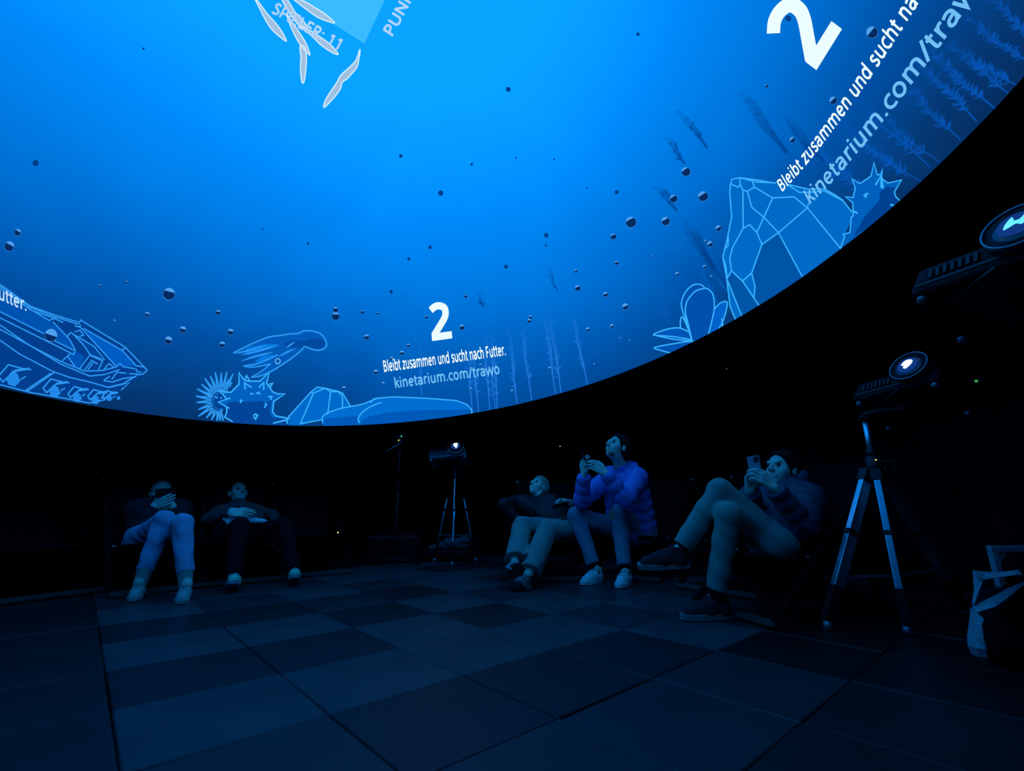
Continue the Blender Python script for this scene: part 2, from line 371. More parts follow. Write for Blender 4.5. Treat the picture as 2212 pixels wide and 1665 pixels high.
# ---- lettering: plain humanist sans letters drawn as even strokes on a unit em
def _arc(cx_, cy_, rx, ry, a0, a1, n=14):
    return [(cx_ + rx * math.cos(R_(a)), cy_ + ry * math.sin(R_(a))) for a in np.linspace(a0, a1, n)]
def _s(pts, n=4): return [tuple(q) for q in smooth_pts(pts, n)]
XH = 0.545
GL = {
 ' ': (.26, []), '.': (.26, [[(.13, 0), (.13, .115)]]), ':': (.26, [[(.13, 0), (.13, .115)], [(.13, .42), (.13, .535)]]), '/': (.37, [[(.03, 0), (.34, .714)]]),
 'a': (.55, [_s([(.07, .45), (.16, .49), (.27, .5), (.38, .46), (.42, .36), (.42, .25)]), [(.42, .36), (.42, 0)], _s([(.42, .30), (.28, .29), (.15, .26), (.09, .17), (.11, .08), (.19, .035), (.29, .05), (.38, .12), (.42, .2)])]),
 'b': (.61, [[(.135, 0), (.135, .76)], _arc(.33, .267, .19, .235, 0, 360, 24)]),
 'c': (.47, [_arc(.32, .267, .235, .235, 58, 302, 18)]),
 'd': (.61, [[(.475, 0), (.475, .76)], _arc(.28, .267, .19, .235, 0, 360, 24)]),
 'e': (.56, [[(.1, .275), (.46, .275)] , _arc(.285, .267, .19, .235, 2, 315, 22)]),
 'h': (.61, [[(.135, 0), (.135, .76)], _s([(.135, .36), (.2, .46), (.32, .5), (.43, .46), (.475, .34), (.475, 0)])]),
 'i': (.26, [[(.13, 0), (.13, .535)], [(.13, .645), (.13, .75)]]),
 'k': (.53, [[(.135, 0), (.135, .76)], [(.46, .535), (.16, .25)], [(.24, .33), (.48, 0)]]),
 'l': (.26, [[(.13, 0), (.13, .76)]]),
 'm': (.93, [[(.135, 0), (.135, .535)], _s([(.135, .36), (.19, .46), (.3, .5), (.4, .46), (.45, .34), (.45, 0)]), _s([(.45, .36), (.51, .46), (.62, .5), (.74, .46), (.79, .34), (.79, 0)])]),
 'n': (.61, [[(.135, 0), (.135, .535)], _s([(.135, .36), (.2, .46), (.32, .5), (.43, .46), (.475, .34), (.475, 0)])]),
 'o': (.60, [_arc(.30, .267, .2, .235, 0, 360, 26)]),
 'r': (.40, [[(.135, 0), (.135, .535)], _s([(.135, .33), (.19, .44), (.28, .5), (.39, .49)])]),
 's': (.47, [_s([(.39, .45), (.31, .49), (.2, .495), (.12, .44), (.11, .365), (.17, .305), (.29, .255), (.375, .2), (.385, .12), (.32, .05), (.21, .032), (.08, .075)])]),
 't': (.36, [_s([(.15, .67), (.15, .5), (.15, .2), (.165, .08), (.22, .04), (.32, .05)]), [(.03, .495), (.32, .495)]]),
 'u': (.61, [[(.475, 0), (.475, .535)], _s([(.475, .18), (.41, .08), (.29, .035), (.18, .08), (.135, .19), (.135, .535)])]),
 'w': (.78, [[(.05, .535), (.2, .02), (.39, .5), (.58, .02), (.73, .535)]]),
 'z': (.47, [[(.06, .49), (.4, .49), (.06, .045), (.42, .045)]]),
 'B': (.65, [[(.14, 0), (.14, .714)], _s([(.14, .67), (.3, .67), (.44, .63), (.48, .54), (.44, .43), (.3, .385), (.14, .385)]), _s([(.3, .385), (.46, .35), (.52, .23), (.49, .11), (.36, .05), (.14, .045)])]),
 'F': (.52, [[(.14, 0), (.14, .714)], [(.14, .67), (.47, .67)], [(.14, .35), (.43, .35)]]),
 'S': (.55, [_s([(.46, .62), (.36, .67), (.24, .675), (.14, .62), (.12, .52), (.18, .43), (.31, .36), (.43, .28), (.46, .18), (.4, .08), (.28, .035), (.17, .04), (.07, .085)])]),
 'P': (.60, [[(.14, 0), (.14, .714)], _s([(.14, .67), (.3, .67), (.45, .62), (.49, .5), (.45, .38), (.3, .32), (.14, .32)])]),
 'I': (.28, [[(.14, 0), (.14, .714)]]),
 'E': (.56, [[(.14, 0), (.14, .714)], [(.14, .67), (.5, .67)], [(.14, .37), (.47, .37)], [(.14, .045), (.5, .045)]]),
 'L': (.52, [[(.14, 0), (.14, .714)], [(.14, .045), (.49, .045)]]),
 'R': (.62, [[(.14, 0), (.14, .714)], _s([(.14, .67), (.3, .67), (.44, .63), (.48, .52), (.44, .4), (.3, .345), (.14, .345)]), [(.33, .345), (.55, 0)]]),
 'U': (.73, [_s([(.135, .714), (.135, .4), (.14, .2), (.22, .08), (.365, .035), (.51, .08), (.59, .2), (.595, .4), (.595, .714)])]),
 'N': (.76, [[(.14, 0), (.14, .714)], [(.14, .68), (.62, .04)], [(.62, 0), (.62, .714)]]),
 'K': (.61, [[(.14, 0), (.14, .714)], [(.55, .714), (.17, .32)], [(.27, .42), (.57, 0)]]),
 'T': (.55, [[(.02, .67), (.53, .67)], [(.275, 0), (.275, .67)]]),
 '1': (.57, [[(.36, 0), (.36, .714)], [(.36, .69), (.17, .56)]]),
 '0': (.57, [_arc(.285, .357, .2, .32, 0, 360, 26)]),
 '2': (.57, [_s([(.08, .60), (.18, .66), (.29, .665), (.39, .61), (.405, .50), (.36, .40), (.25, .27), (.10, .10)]), [(.046, .066), (.5, .066)]])}
CAPH = 0.714
def text_geo(s, bold=0.0):
    v = []; f = []; x = 0.0; sw = 0.088 + bold
    for ch in s:
        adv, strokes = GL[ch]
        for p in strokes:
            pts = [np.array((a + x, b)) for a, b in p]; n = len(pts); base = len(v); cl = np.linalg.norm(pts[0] - pts[-1]) < 1e-6
            for i in range(n):
                d0 = unit(pts[i] - pts[i - 1]) if i else (unit(pts[0] - pts[-2]) if cl else unit(pts[1] - pts[0]))
                d1 = unit(pts[i + 1] - pts[i]) if i < n - 1 else (unit(pts[1] - pts[0]) if cl else d0)
                m_ = d0 + d1; m_ = unit(m_) if np.linalg.norm(m_) > .2 else d0
                nn = np.array([-m_[1], m_[0]]); k = 1 / max(.35, abs(nn @ np.array([-d0[1], d0[0]])))
                v += [pts[i] + nn * sw / 2 * k, pts[i] - nn * sw / 2 * k]
            for i in range(n - 1): f.append((base + 2 * i, base + 2 * i + 1, base + 2 * i + 3, base + 2 * i + 2))
        x += adv
    return np.array(v), f
def lettering(name, s, mapping, cap, matl, bold=0.0, lift=None, parent=None):
    """mapping(u) -> (point, up) in photo survey coordinates; u runs 0..1 along the line of writing"""
    v, f = text_geo(s, bold)
    x0, x1 = v[:, 0].min(), v[:, 0].max()
    P = []
    for a, b in v:
        u = (a - x0) / (x1 - x0); p, up, k = mapping(u)
        P.append(p + up * (b / CAPH) * cap * k)
    bmx = bmesh.new()
    vs = [bmx.verts.new((q[0], q[1], 0)) for q in P]
    for t in f:
        try: bmx.faces.new([vs[i] for i in t])
        except ValueError: pass
    bmesh.ops.triangulate(bmx, faces=bmx.faces)
    for _ in range(3):
        es = [e for e in bmx.edges if e.calc_length() > 60]
        if not es: break
        bmesh.ops.subdivide_edges(bmx, edges=es, cuts=1); bmesh.ops.triangulate(bmx, faces=[q for q in bmx.faces if len(q.verts) > 3])
    bmx.verts.index_update()
    v2 = [(q.co.x, q.co.y) for q in bmx.verts]; f2 = [[q.index for q in fc.verts] for fc in bmx.faces]; bmx.free()
    return dom_mesh(name, v2, f2, matl, LIFT['text'] if lift is None else lift, parent)
def straight(p0, p1, up, grow=1.0, q=0.0):
    p0, p1, up = np.array(p0, float), np.array(p1, float), unit(up)
    return lambda u: (p0 + (p1 - p0) * (u * (1 - q) + q * u * u), up, 1 + (grow - 1) * u)

def bent(p0, c1, c2, up0, up1, grow):
    p0, c1, c2, up0, up1 = [np.array(q, float) for q in (p0, c1, c2, up0, up1)]
    return lambda u: (p0 + c1 * u + c2 * u * u, unit(up0 * (1 - u) + up1 * u), 1 + (grow - 1) * u)
tx = lettering('countdown_digit', '2', straight((933, 736), (977, 730), (-0.10, -1)), 78, WHITE(), 0.055)
tag(tx, 'white projected countdown digit above the centre caption')
tx = lettering('caption_text', 'Bleibt zusammen und sucht nach Futter.', straight((830, 803), (1093, 767), (-0.14, -1)), 24, WHITE(), 0.035)
tx = lettering('address_text', 'kinetarium.com/trawo', straight((854, 838), (1080, 807), (-0.14, -1)), 22, LBLUE(), 0.035)
tx = lettering('countdown_digit', '2', straight((1762, 152), (1818, 62), (-0.80, -0.60)), 143, WHITE(), 0.055)
tx = lettering('caption_text', 'Bleibt zusammen und sucht nach Futter.', bent((1690, 414), (314, -334), (93, -260), (-0.50, -0.87), (-0.80, -0.60), 1.6), 25, WHITE(), 0.03)
tx = lettering('address_text', 'kinetarium.com/trawo', bent((1750, 441), (275, -263), (121, -242), (-0.48, -0.88), (-0.82, -0.57), 1.5), 30, LBLUE(), 0.03)
tx = lettering('caption_text', 'Bleibt zusammen und sucht nach Futter.', straight((-400, 472), (57, 672), (0.0, -1), 0.9, 0.0), 30, pic('caption_pale', (190, 226, 255)), 0.03)
PALE = lambda: pic('pale', (176, 212, 250))
tx = lettering('score_text', 'SPIELER: 11', straight((586, 27), (729, 108), (0.48, -0.88)), 25, PALE(), 0.05)
tx = lettering('score_text', 'PUNKTE: 0', straight((848, 79), (935, -82), (-0.84, -0.54)), 25, PALE(), 0.05)

# ---- plain pale panel near the top of the dome
fill('pale_panel', [(787, 94), (833, -4), (905, -150), (740, -225), (560, -52), (632, -4)], pic('panel', (58, 186, 255)), LIFT['fill'])

# ---- slender pale fish
SILV = lambda: pic('silver', (160, 192, 226))
o1, k1 = (500, 0), 0.226
fishes = [
 [(210, -40), (285, 55), (340, 130), (430, 230), (480, 300), (525, 390), (480, 365), (385, 280), (320, 180), (265, 70)],
 [(470, -40), (535, 0), (610, 120), (680, 190), (720, 265), (640, 235), (560, 130), (500, 30)],
 [(640, 240), (740, 285), (850, 355), (950, 430), (1020, 518), (960, 500), (850, 425), (760, 335)],
 [(525, 130), (580, 215), (640, 300), (710, 410), (750, 522), (715, 495), (640, 400), (570, 260)],
 [(655, 440), (700, 450), (715, 540), (712, 650), (697, 765), (682, 795), (668, 760), (660, 640), (664, 540)],
 [(560, -40), (700, 15), (800, 75), (900, 138), (985, 216), (930, 207), (830, 168), (720, 92)],
 [(1228, 470), (1218, 565), (1198, 645), (1150, 702), (1110, 750), (1060, 785), (1040, 850), (990, 920), (950, 965), (885, 1028), (890, 980), (925, 910), (1000, 800), (1045, 720), (1120, 650), (1190, 575)]]
for fp in fishes:
    P = tr(o1, k1, fp); sp_ = smooth_pts(P, 3, True)
    fo = fill('slender_fish_drawing', sp_, SILV(), LIFT['fill2'])
    st = Strokes(); st.line(sp_, 2.6, closed=True); st.out('outline', pic('outline_pale', (208, 236, 255)), LIFT['line'], fo)

# ---- octopus
o5, k5 = (400, 620), 0.18987
oc = [(545, 752), (700, 672), (860, 602), (960, 566), (1080, 550), (1200, 531), (1290, 526), (1350, 498), (1440, 500), (1520, 520), (1572, 562), (1606, 625), (1604, 672), (1570, 706), (1500, 718), (1430, 702), (1360, 678), (1320, 720), (1220, 802), (1080, 897), (960, 965), (850, 1012), (750, 1026), (860, 962), (975, 875), (850, 905), (740, 910), (668, 896), (760, 862), (860, 830), (760, 812), (635, 846), (740, 790), (640, 770)]
octo = fill('octopus_drawing', tr(o5, k5, oc), pic('octo_fill', (2, 90, 184)), LIFT['fill'])
fill('shade', tr(o5, k5, smooth_pts([(1120, 640), (1230, 600), (1330, 612), (1440, 585), (1540, 590), (1595, 640), (1560, 690), (1490, 705), (1400, 690), (1340, 690), (1240, 690), (1160, 680)], 3, True)), pic('octo_shade', (2, 74, 160)), LIFT['fill2'], octo)
fill('shade', tr(o5, k5, [(700, 690), (900, 650), (1060, 650), (960, 700), (820, 745), (680, 765)]), pic('octo_light', (6, 122, 226)), LIFT['fill2'], octo)
fill('shade', tr(o5, k5, [(790, 840), (900, 780), (1040, 770), (960, 830), (860, 862)]), pic('octo_light', (6, 122, 226)), LIFT['fill2'], octo)
st = Strokes()
st.line(smooth_pts(tr(o5, k5, oc[:20] + [(975, 960), (850, 1012), (750, 1026)]), 3), 3.2)
st.line(smooth_pts(tr(o5, k5, [(750, 1026), (860, 962), (975, 872)]), 3), 2.6)
st.line(smooth_pts(tr(o5, k5, [(975, 872), (850, 900), (740, 910), (668, 896), (780, 880), (880, 850), (1055, 770)]), 3), 2.8)
for a in ([(545, 752), (640, 740), (760, 712), (930, 660)], [(640, 770), (780, 740), (960, 690), (1070, 660)], [(635, 842), (760, 800), (880, 770), (990, 745)], [(700, 820), (850, 775), (1000, 740)], [(1060, 790), (1180, 730), (1260, 700)], [(1150, 690), (1250, 620)]):
    st.line(smooth_pts(tr(o5, k5, a), 4), 4.0, taper=True)
st.out('outline', LINE2(), LIFT['line'], octo)
st = Strokes(); st.line([(600 + 5.4 * math.cos(a), 780 + 5.6 * math.sin(a)) for a in np.linspace(0, 6.0, 14)], 1.9, closed=True); st.out('eye_ring', LBLUE(), LIFT['text'], octo)

# ---- spiny fish and sea urchin at the foot of the dome
pf = [(470, 1275), (375, 1170), (440, 1192), (520, 1197), (612, 1105), (612, 972), (690, 1066), (850, 1070), (958, 968), (926, 1092), (1000, 1196), (1060, 1216), (1135, 1214), (1006, 1302), (996, 1420), (1030, 1465), (1190, 1496), (1190, 1560), (560, 1560), (450, 1480), (475, 1420), (470, 1360), (375, 1308)]
puff = fill('spiny_fish_drawing', tr(o5, k5, pf), pic('puff_fill', (2, 96, 190)), LIFT['fill'])
fill('shade', tr(o5, k5, [(470, 1330), (560, 1302), (700, 1306), (850, 1296), (940, 1310), (985, 1280), (960, 1400), (980, 1480), (1180, 1510), (1180, 1570), (580, 1570), (450, 1480), (475, 1400)]), pic('puff_shade', (2, 68, 152)), LIFT['fill2'], puff)
st = Strokes()
st.line(tr(o5, k5, [(470, 1275), (430, 1220), (375, 1170), (440, 1192), (520, 1197), (612, 1105), (612, 972), (660, 1040), (690, 1066), (735, 1070), (850, 1070), (958, 968), (926, 1092), (1000, 1196), (1060, 1216), (1135, 1214), (1006, 1302), (996, 1420), (1030, 1465), (1190, 1496)]), 3.0)
st.line(tr(o5, k5, [(515, 1262), (375, 1308), (505, 1380)]), 3.0); st.line(tr(o5, k5, [(470, 1365), (475, 1420), (450, 1480), (540, 1530)]), 3.0)
for a in ([(685, 1165), (675, 1090), (755, 1142)], [(840, 1142), (895, 1085), (893, 1170)], [(680, 1060), (697, 1005), (735, 1070)], [(935, 1115), (995, 1092), (965, 1145)], [(738, 1215), (775, 1212)], [(808, 1212), (835, 1198), (852, 1222)], [(945, 1245), (985, 1246), (972, 1282)], [(905, 1320), (926, 1335), (900, 1372)], [(628, 1320), (634, 1285), (650, 1300)], [(775, 1460), (800, 1445), (825, 1460), (800, 1500), (778, 1470)], [(1000, 1548), (1160, 1510)], [(1160, 1500), (1162, 1555)]):
    st.line(tr(o5, k5, a), 3.4)
st.out('outline', LINE(), LIFT['line'], puff)
st = Strokes()
ucx, ucy = 405, 1290
spikes = [(135, 1158), (122, 1240), (130, 1312), (150, 1392), (150, 1470), (240, 1490), (185, 1105), (222, 1038), (285, 1008), (342, 968), (410, 972), (474, 962), (545, 985), (300, 1510), (360, 1515), (395, 1520)]
for (a, b) in spikes:
    d = unit((a - ucx, b - ucy)); r0 = 105 if b < 1450 else 120
    s0 = (ucx + d[0] * r0, ucy + d[1] * r0)
    pr = np.array([-d[1], d[0]])
    st.line(tr(o5, k5, [(s0[0] + pr[0] * 16, s0[1] + pr[1] * 16), (a, b)]), 2.6)
    st.line(tr(o5, k5, [(s0[0] - pr[0] * 16, s0[1] - pr[1] * 16), (a, b)]), 2.6)
    st.line(tr(o5, k5, [(ucx + d[0] * (r0 - 30), ucy + d[1] * (r0 - 30)), ((s0[0] + a) / 2, (s0[1] + b) / 2)]), 4.5, taper=True)
for a in ([(330, 1252), (375, 1256)], [(398, 1258), (418, 1266)], [(410, 1415), (420, 1385)], [(230, 1215), (310, 1240)], [(380, 1440), (360, 1520)], [(420, 1440), (430, 1520)], [(470, 1110), (490, 1060), (510, 1130), (530, 1080)]):
    st.line(tr(o5, k5, a), 3.6)
urch = fill('sea_urchin_drawing', tr(o5, k5, smooth_pts([(ucx + 120 * math.cos(a), ucy + 120 * math.sin(a)) for a in np.linspace(0, 2 * math.pi, 12, endpoint=False)], 2, True)), pic('urchin_fill', (0, 66, 150)), LIFT['back'])
st.out('spines', LINE2(), LIFT['fill2'], urch)

# ---- low rocks along the rim
ra = [(1140, 1570), (1170, 1480), (1430, 1195), (1500, 1138), (1590, 1150), (1740, 1185), (1795, 1210), (1885, 1365), (1780, 1400), (1620, 1450), (1555, 1510), (1310, 1570)]
rock = fill('rock_drawing', tr(o5, k5, ra), pic('rock_fill', (0, 106, 204)), LIFT['fill'])
st = Strokes()
for a in ([(1170, 1480), (1430, 1195), (1500, 1138), (1590, 1150), (1740, 1185), (1795, 1210), (1885, 1365)], [(1430, 1200), (1460, 1205), (1310, 1555)], [(1460, 1205), (1590, 1150), (1655, 1190), (1620, 1450)], [(1655, 1190), (1740, 1188), (1790, 1245), (1790, 1385)], [(1310, 1555), (1555, 1508)]):
    st.line(tr(o5, k5, a), 2.6)
st.out('outline', LINE(), LIFT['line'], rock)
rb = [(697, 912), (696, 900), (703, 893), (735, 880), (783, 872), (800, 866), (815, 859), (850, 857), (920, 860), (985, 865), (1010, 874), (1020, 887), (1017, 898), (900, 916), (700, 922)]
rock2 = fill('rock_drawing', rb, pic('rock2_fill', (0, 110, 208)), LIFT['fill'])
fill('shade', [(700, 905), (735, 901), (772, 898), (772, 925), (700, 925)], pic('rock2_shade', (0, 88, 184)), LIFT['fill2'], rock2)
fill('shade', [(775, 915), (790, 902), (830, 892), (900, 886), (985, 885), (1019, 884), (1017, 900), (900, 920), (775, 925)], pic('rock2_shade', (0, 88, 184)), LIFT['fill2'], rock2)
st = Strokes()
st.line([(697, 914), (696, 900), (706, 892), (735, 882), (783, 873), (815, 860), (850, 857), (920, 860), (985, 865), (1008, 873), (1018, 884), (1020, 890), (1017, 892)], 2.6)
st.line(smooth_pts([(777, 914), (774, 903), (785, 888), (805, 876), (825, 869)], 3), 2.6); st.line([(800, 870), (808, 861), (822, 859)], 2.4)
st.out('outline', LINE(), LIFT['line'], rock2)

# ---- the big faceted rock on the right
o3, k3 = (1350, 330), 0.31646
bg = [(730, 180), (782, 170), (900, 190), (1030, 205), (1110, 215), (1250, 250), (1360, 245), (1430, 290), (1490, 325), (1550, 410), (1545, 460), (1500, 560), (1470, 655), (1210, 850), (915, 1045), (800, 1115), (755, 1140), (718, 1050), (695, 860), (668, 710), (700, 580), (728, 435), (715, 265), (722, 210)]
crys = fill('faceted_rock_drawing', tr(o3, k3, bg), pic('crys_fill', (0, 106, 198)), LIFT['fill'])
for a in ([(935, 625), (1048, 545), (1210, 850), (915, 1045), (880, 990), (888, 915), (865, 820)], [(727, 805), (802, 875), (915, 1045), (800, 1115), (695, 860)]):
    fill('shade', tr(o3, k3, a), pic('crys_shade', (0, 84, 166)), LIFT['fill2'], crys)
st = Strokes()
for a in ([(730, 180), (782, 170), (900, 200), (1030, 205)], [(782, 170), (900, 185), (1030, 208)], [(1110, 215), (1250, 248), (1360, 245), (1430, 285), (1490, 325)], [(1110, 218), (1190, 270), (1290, 268), (1360, 258), (1490, 328), (1545, 400)], [(730, 180), (722, 210), (715, 265), (728, 435), (700, 580), (668, 710), (695, 860), (718, 1050), (755, 1140)], [(722, 212), (775, 235), (787, 215), (782, 170)], [(787, 215), (805, 255), (835, 262), (885, 235), (870, 200)], [(805, 255), (807, 515), (735, 645), (715, 720), (727, 805), (695, 860)], [(835, 262), (865, 370), (948, 440), (1048, 545), (1210, 845)], [(885, 235), (1008, 308), (1152, 300), (1245, 375), (1470, 650)], [(1008, 308), (948, 440), (900, 543)], [(807, 515), (850, 490), (900, 543), (935, 625), (1048, 545), (1245, 375), (1255, 340)], [(935, 625), (865, 820), (802, 875), (727, 805)], [(865, 820), (888, 915), (880, 990)], [(802, 875), (915, 1042)], [(695, 860), (798, 1115)], [(706, 570), (703, 635), (678, 660)], [(672, 720), (690, 780), (697, 855)]):
    st.line(tr(o3, k3, a), 2.8)
st.out('outline', LINE(), LIFT['line'], crys)

# ---- spiky fish beside it
sf = [(1470, 655), (1500, 560), (1540, 540), (1548, 470), (1552, 400), (1555, 340), (1505, 300), (1558, 305), (1572, 240), (1550, 180), (1605, 210), (1680, 158), (1700, 65), (1722, 150), (1760, 110), (1755, 170), (1795, 207), (1888, 185), (1840, 265), (1845, 295), (1878, 328), (1700, 480)]
spk = fill('spiky_fish_drawing', tr(o3, k3, sf), pic('spk_fill', (0, 96, 188)), LIFT['fill'])
fill('shade', tr(o3, k3, [(1560, 570), (1640, 430), (1740, 320), (1735, 270), (1790, 230), (1845, 240), (1840, 290), (1885, 330), (1700, 490)]), pic('spk_shade', (0, 66, 146)), LIFT['fill2'], spk)
st = Strokes()
st.line(tr(o3, k3, [(1470, 655), (1500, 570), (1490, 555), (1535, 545), (1545, 440), (1558, 430), (1555, 340), (1505, 300), (1558, 305), (1572, 240), (1550, 180), (1605, 210), (1680, 158), (1700, 65), (1722, 150), (1745, 150), (1760, 110), (1752, 175), (1795, 207), (1888, 185), (1840, 265), (1845, 295), (1876, 326)]), 2.8)
for a in ([(1710, 220), (1745, 160), (1750, 240)], [(1660, 275), (1635, 290), (1650, 305)], [(1548, 395), (1588, 412)], [(1810, 355), (1835, 358)], [(1752, 170), (1762, 245)]): st.line(tr(o3, k3, a), 4.2)
st.out('outline', LINE(), LIFT['line'], spk)

# ---- broad leaved plant
lp = [([(455, 1285), (415, 1140), (390, 1060), (390, 1000), (420, 940), (470, 900), (520, 900), (550, 925), (600, 970), (610, 1060), (590, 1160), (565, 1250), (490, 1300)], (0, 80, 174)),
      ([(565, 1250), (612, 1065), (650, 1025), (690, 1015), (698, 1040), (670, 1150), (630, 1215)], (0, 98, 202)),
      ([(455, 1280), (440, 1225), (380, 1197), (320, 1197), (250, 1215), (195, 1243), (320, 1270)], (0, 86, 184)),
      ([(470, 1290), (440, 1288), (330, 1305), (200, 1330), (260, 1350), (330, 1370)], (0, 82, 178))]
plant = None
for pts, c in lp:
    q = fill('leafy_plant_drawing' if plant is None else 'leaf', tr(o3, k3, pts), pic('leaf_%d' % c[1], c), LIFT['fill'], plant)
    if plant is None: plant = q
st = Strokes()
for a in ([(455, 1275), (415, 1140), (388, 1060), (390, 1000), (420, 940), (470, 900), (520, 900), (548, 925)], [(458, 1280), (430, 1160), (412, 1080), (425, 1010), (480, 945), (548, 925), (580, 940), (603, 975), (610, 1060), (590, 1160), (567, 1248)], [(612, 1065), (650, 1025), (688, 1014), (698, 1040), (672, 1140), (630, 1215), (605, 1225)], [(660, 1130), (665, 1190), (612, 1225)], [(440, 1225), (380, 1197), (320, 1197), (250, 1215), (195, 1243), (320, 1253), (455, 1275)], [(195, 1243), (330, 1272), (465, 1285)], [(470, 1292), (440, 1287), (330, 1303), (200, 1330), (260, 1352), (325, 1370)], [(380, 1195), (378, 1150), (395, 1120), (440, 1225)]):
    st.line(smooth_pts(tr(o3, k3, a), 3), 2.8)
st.out('outline', LINE(), LIFT['line'], plant)

# ---- the sunken ship on the left
o4, k4 = (0, 580), 0.18987
hull = [(-500, -150), (0, 180), (350, 430), (600, 520), (890, 610), (920, 585), (1420, 890), (1675, 1155), (1620, 1200), (1440, 1330), (1380, 1400), (1300, 1480), (1020, 1535), (700, 1470), (0, 1330), (-500, 1230)]
ship = fill('shipwreck_drawing', tr(o4, k4, hull), pic('ship_fill', (2, 62, 142)), LIFT['back'])
for a, c in (([(0, 250), (300, 430), (560, 590), (760, 770), (850, 920), (830, 940), (500, 740), (0, 490)], (0, 82, 176)), ([(950, 680), (1390, 930), (1560, 1110), (1400, 1110), (1320, 1110), (1100, 860)], (0, 92, 194)), ([(770, 990), (860, 940), (960, 1000), (905, 1140), (850, 1115)], (0, 84, 180)), ([(830, 740), (950, 870), (1030, 980), (1190, 1050), (1075, 880)], (2, 70, 156))):
    fill('panel', tr(o4, k4, a), pic('ship_%d' % c[1], c), LIFT['fill'], ship)
st = Strokes()
for a in ([(-300, -20), (0, 180), (350, 430), (600, 520), (890, 610)], [(-300, 40), (0, 225), (350, 470), (600, 560), (720, 612)], [(0, 200), (340, 440), (600, 540), (890, 635)], [(290, 430), (560, 590), (640, 560)], [(600, 605), (760, 770), (800, 820), (858, 930), (835, 975), (0, 560), (-200, 460)], [(0, 490), (500, 740)], [(620, 820), (840, 930)], [(890, 635), (920, 585), (955, 610), (1420, 890), (1675, 1155), (1625, 1200), (1550, 1210)], [(950, 680), (1390, 930), (1550, 1105), (1640, 1120)], [(900, 650), (1320, 1110)], [(850, 650), (900, 665), (920, 640)], [(1395, 925), (1430, 895)], [(-200, 560), (0, 690), (350, 880), (700, 1060), (960, 1165), (1160, 1160), (1320, 1120), (1365, 1080), (1400, 1115), (1540, 1140)], [(0, 640), (300, 850), (700, 1090), (1020, 1222), (1190, 1205), (1360, 1150)], [(-200, 700), (0, 815), (220, 970), (600, 1170), (800, 1240), (1020, 1290), (1230, 1350), (1400, 1310), (1550, 1220)], [(710, 1050), (800, 965)], [(770, 1000), (850, 1110)], [(905, 1140), (1020, 985), (1170, 1050), (1120, 1150)], [(965, 1150), (1045, 1045), (1110, 1085)], [(1000, 1150), (1060, 1070)], [(1180, 1150), (1240, 1080), (1290, 1120)], [(760, 780), (800, 730), (830, 740), (950, 870), (1030, 985), (1190, 1035), (1075, 890), (960, 820), (830, 745)], [(850, 720), (910, 700), (950, 760), (900, 770)], [(1180, 1270), (1250, 1225)], [(1180, 1275), (1280, 1290), (1400, 1250), (1550, 1230)], [(1270, 1260), (1330, 1180), (1440, 1190)], [(1470, 1195), (1570, 1200)], [(1550, 1140), (1560, 1175), (1610, 1180)], [(1230, 1355), (1470, 1300), (1380, 1380)], [(620, 1180), (310, 1395)], [(580, 1190), (290, 1385)], [(700, 1470), (1020, 1530), (1200, 1490)], [(-200, 1270), (0, 1320), (350, 1410), (700, 1470)]):
    st.line(tr(o4, k4, a), 2.7)
for (cx_, cy_, k) in ((120, 1200, 1.25), (600, 1340, 1.0), (860, 1410, 0.8), (1080, 1440, 0.75), (1230, 1440, 0.6)):
    g = lambda p: [(cx_ + x * k, cy_ + y * k) for x, y in p]
    st.line(tr(o4, k4, g([(-110, 20), (-20, -85), (110, -50), (190, -40)])), 3.0)
    st.line(tr(o4, k4, g([(-110, 20), (-70, 70), (40, -30)])), 3.0); st.line(tr(o4, k4, g([(40, -30), (170, -50)])), 5.0); st.line(tr(o4, k4, g([(90, 50), (140, 20)])), 2.6)
st.out('outline', LINE2(), LIFT['line'], ship)
for (cx_, cy_, k) in ((120, 1230, 1.25), (600, 1380, 1.0), (860, 1450, 0.8), (1070, 1480, 0.75), (1230, 1460, 0.55), (1340, 1465, .35)):
    fill('cannon', tr(o4, k4, [(cx_ + x * k, cy_ + y * k) for x, y in ((-40, 20), (20, -60), (60, -30), (90, 40), (40, 90), (-20, 70))]), pic('cannon', (34, 136, 232)), LIFT['line'], ship)

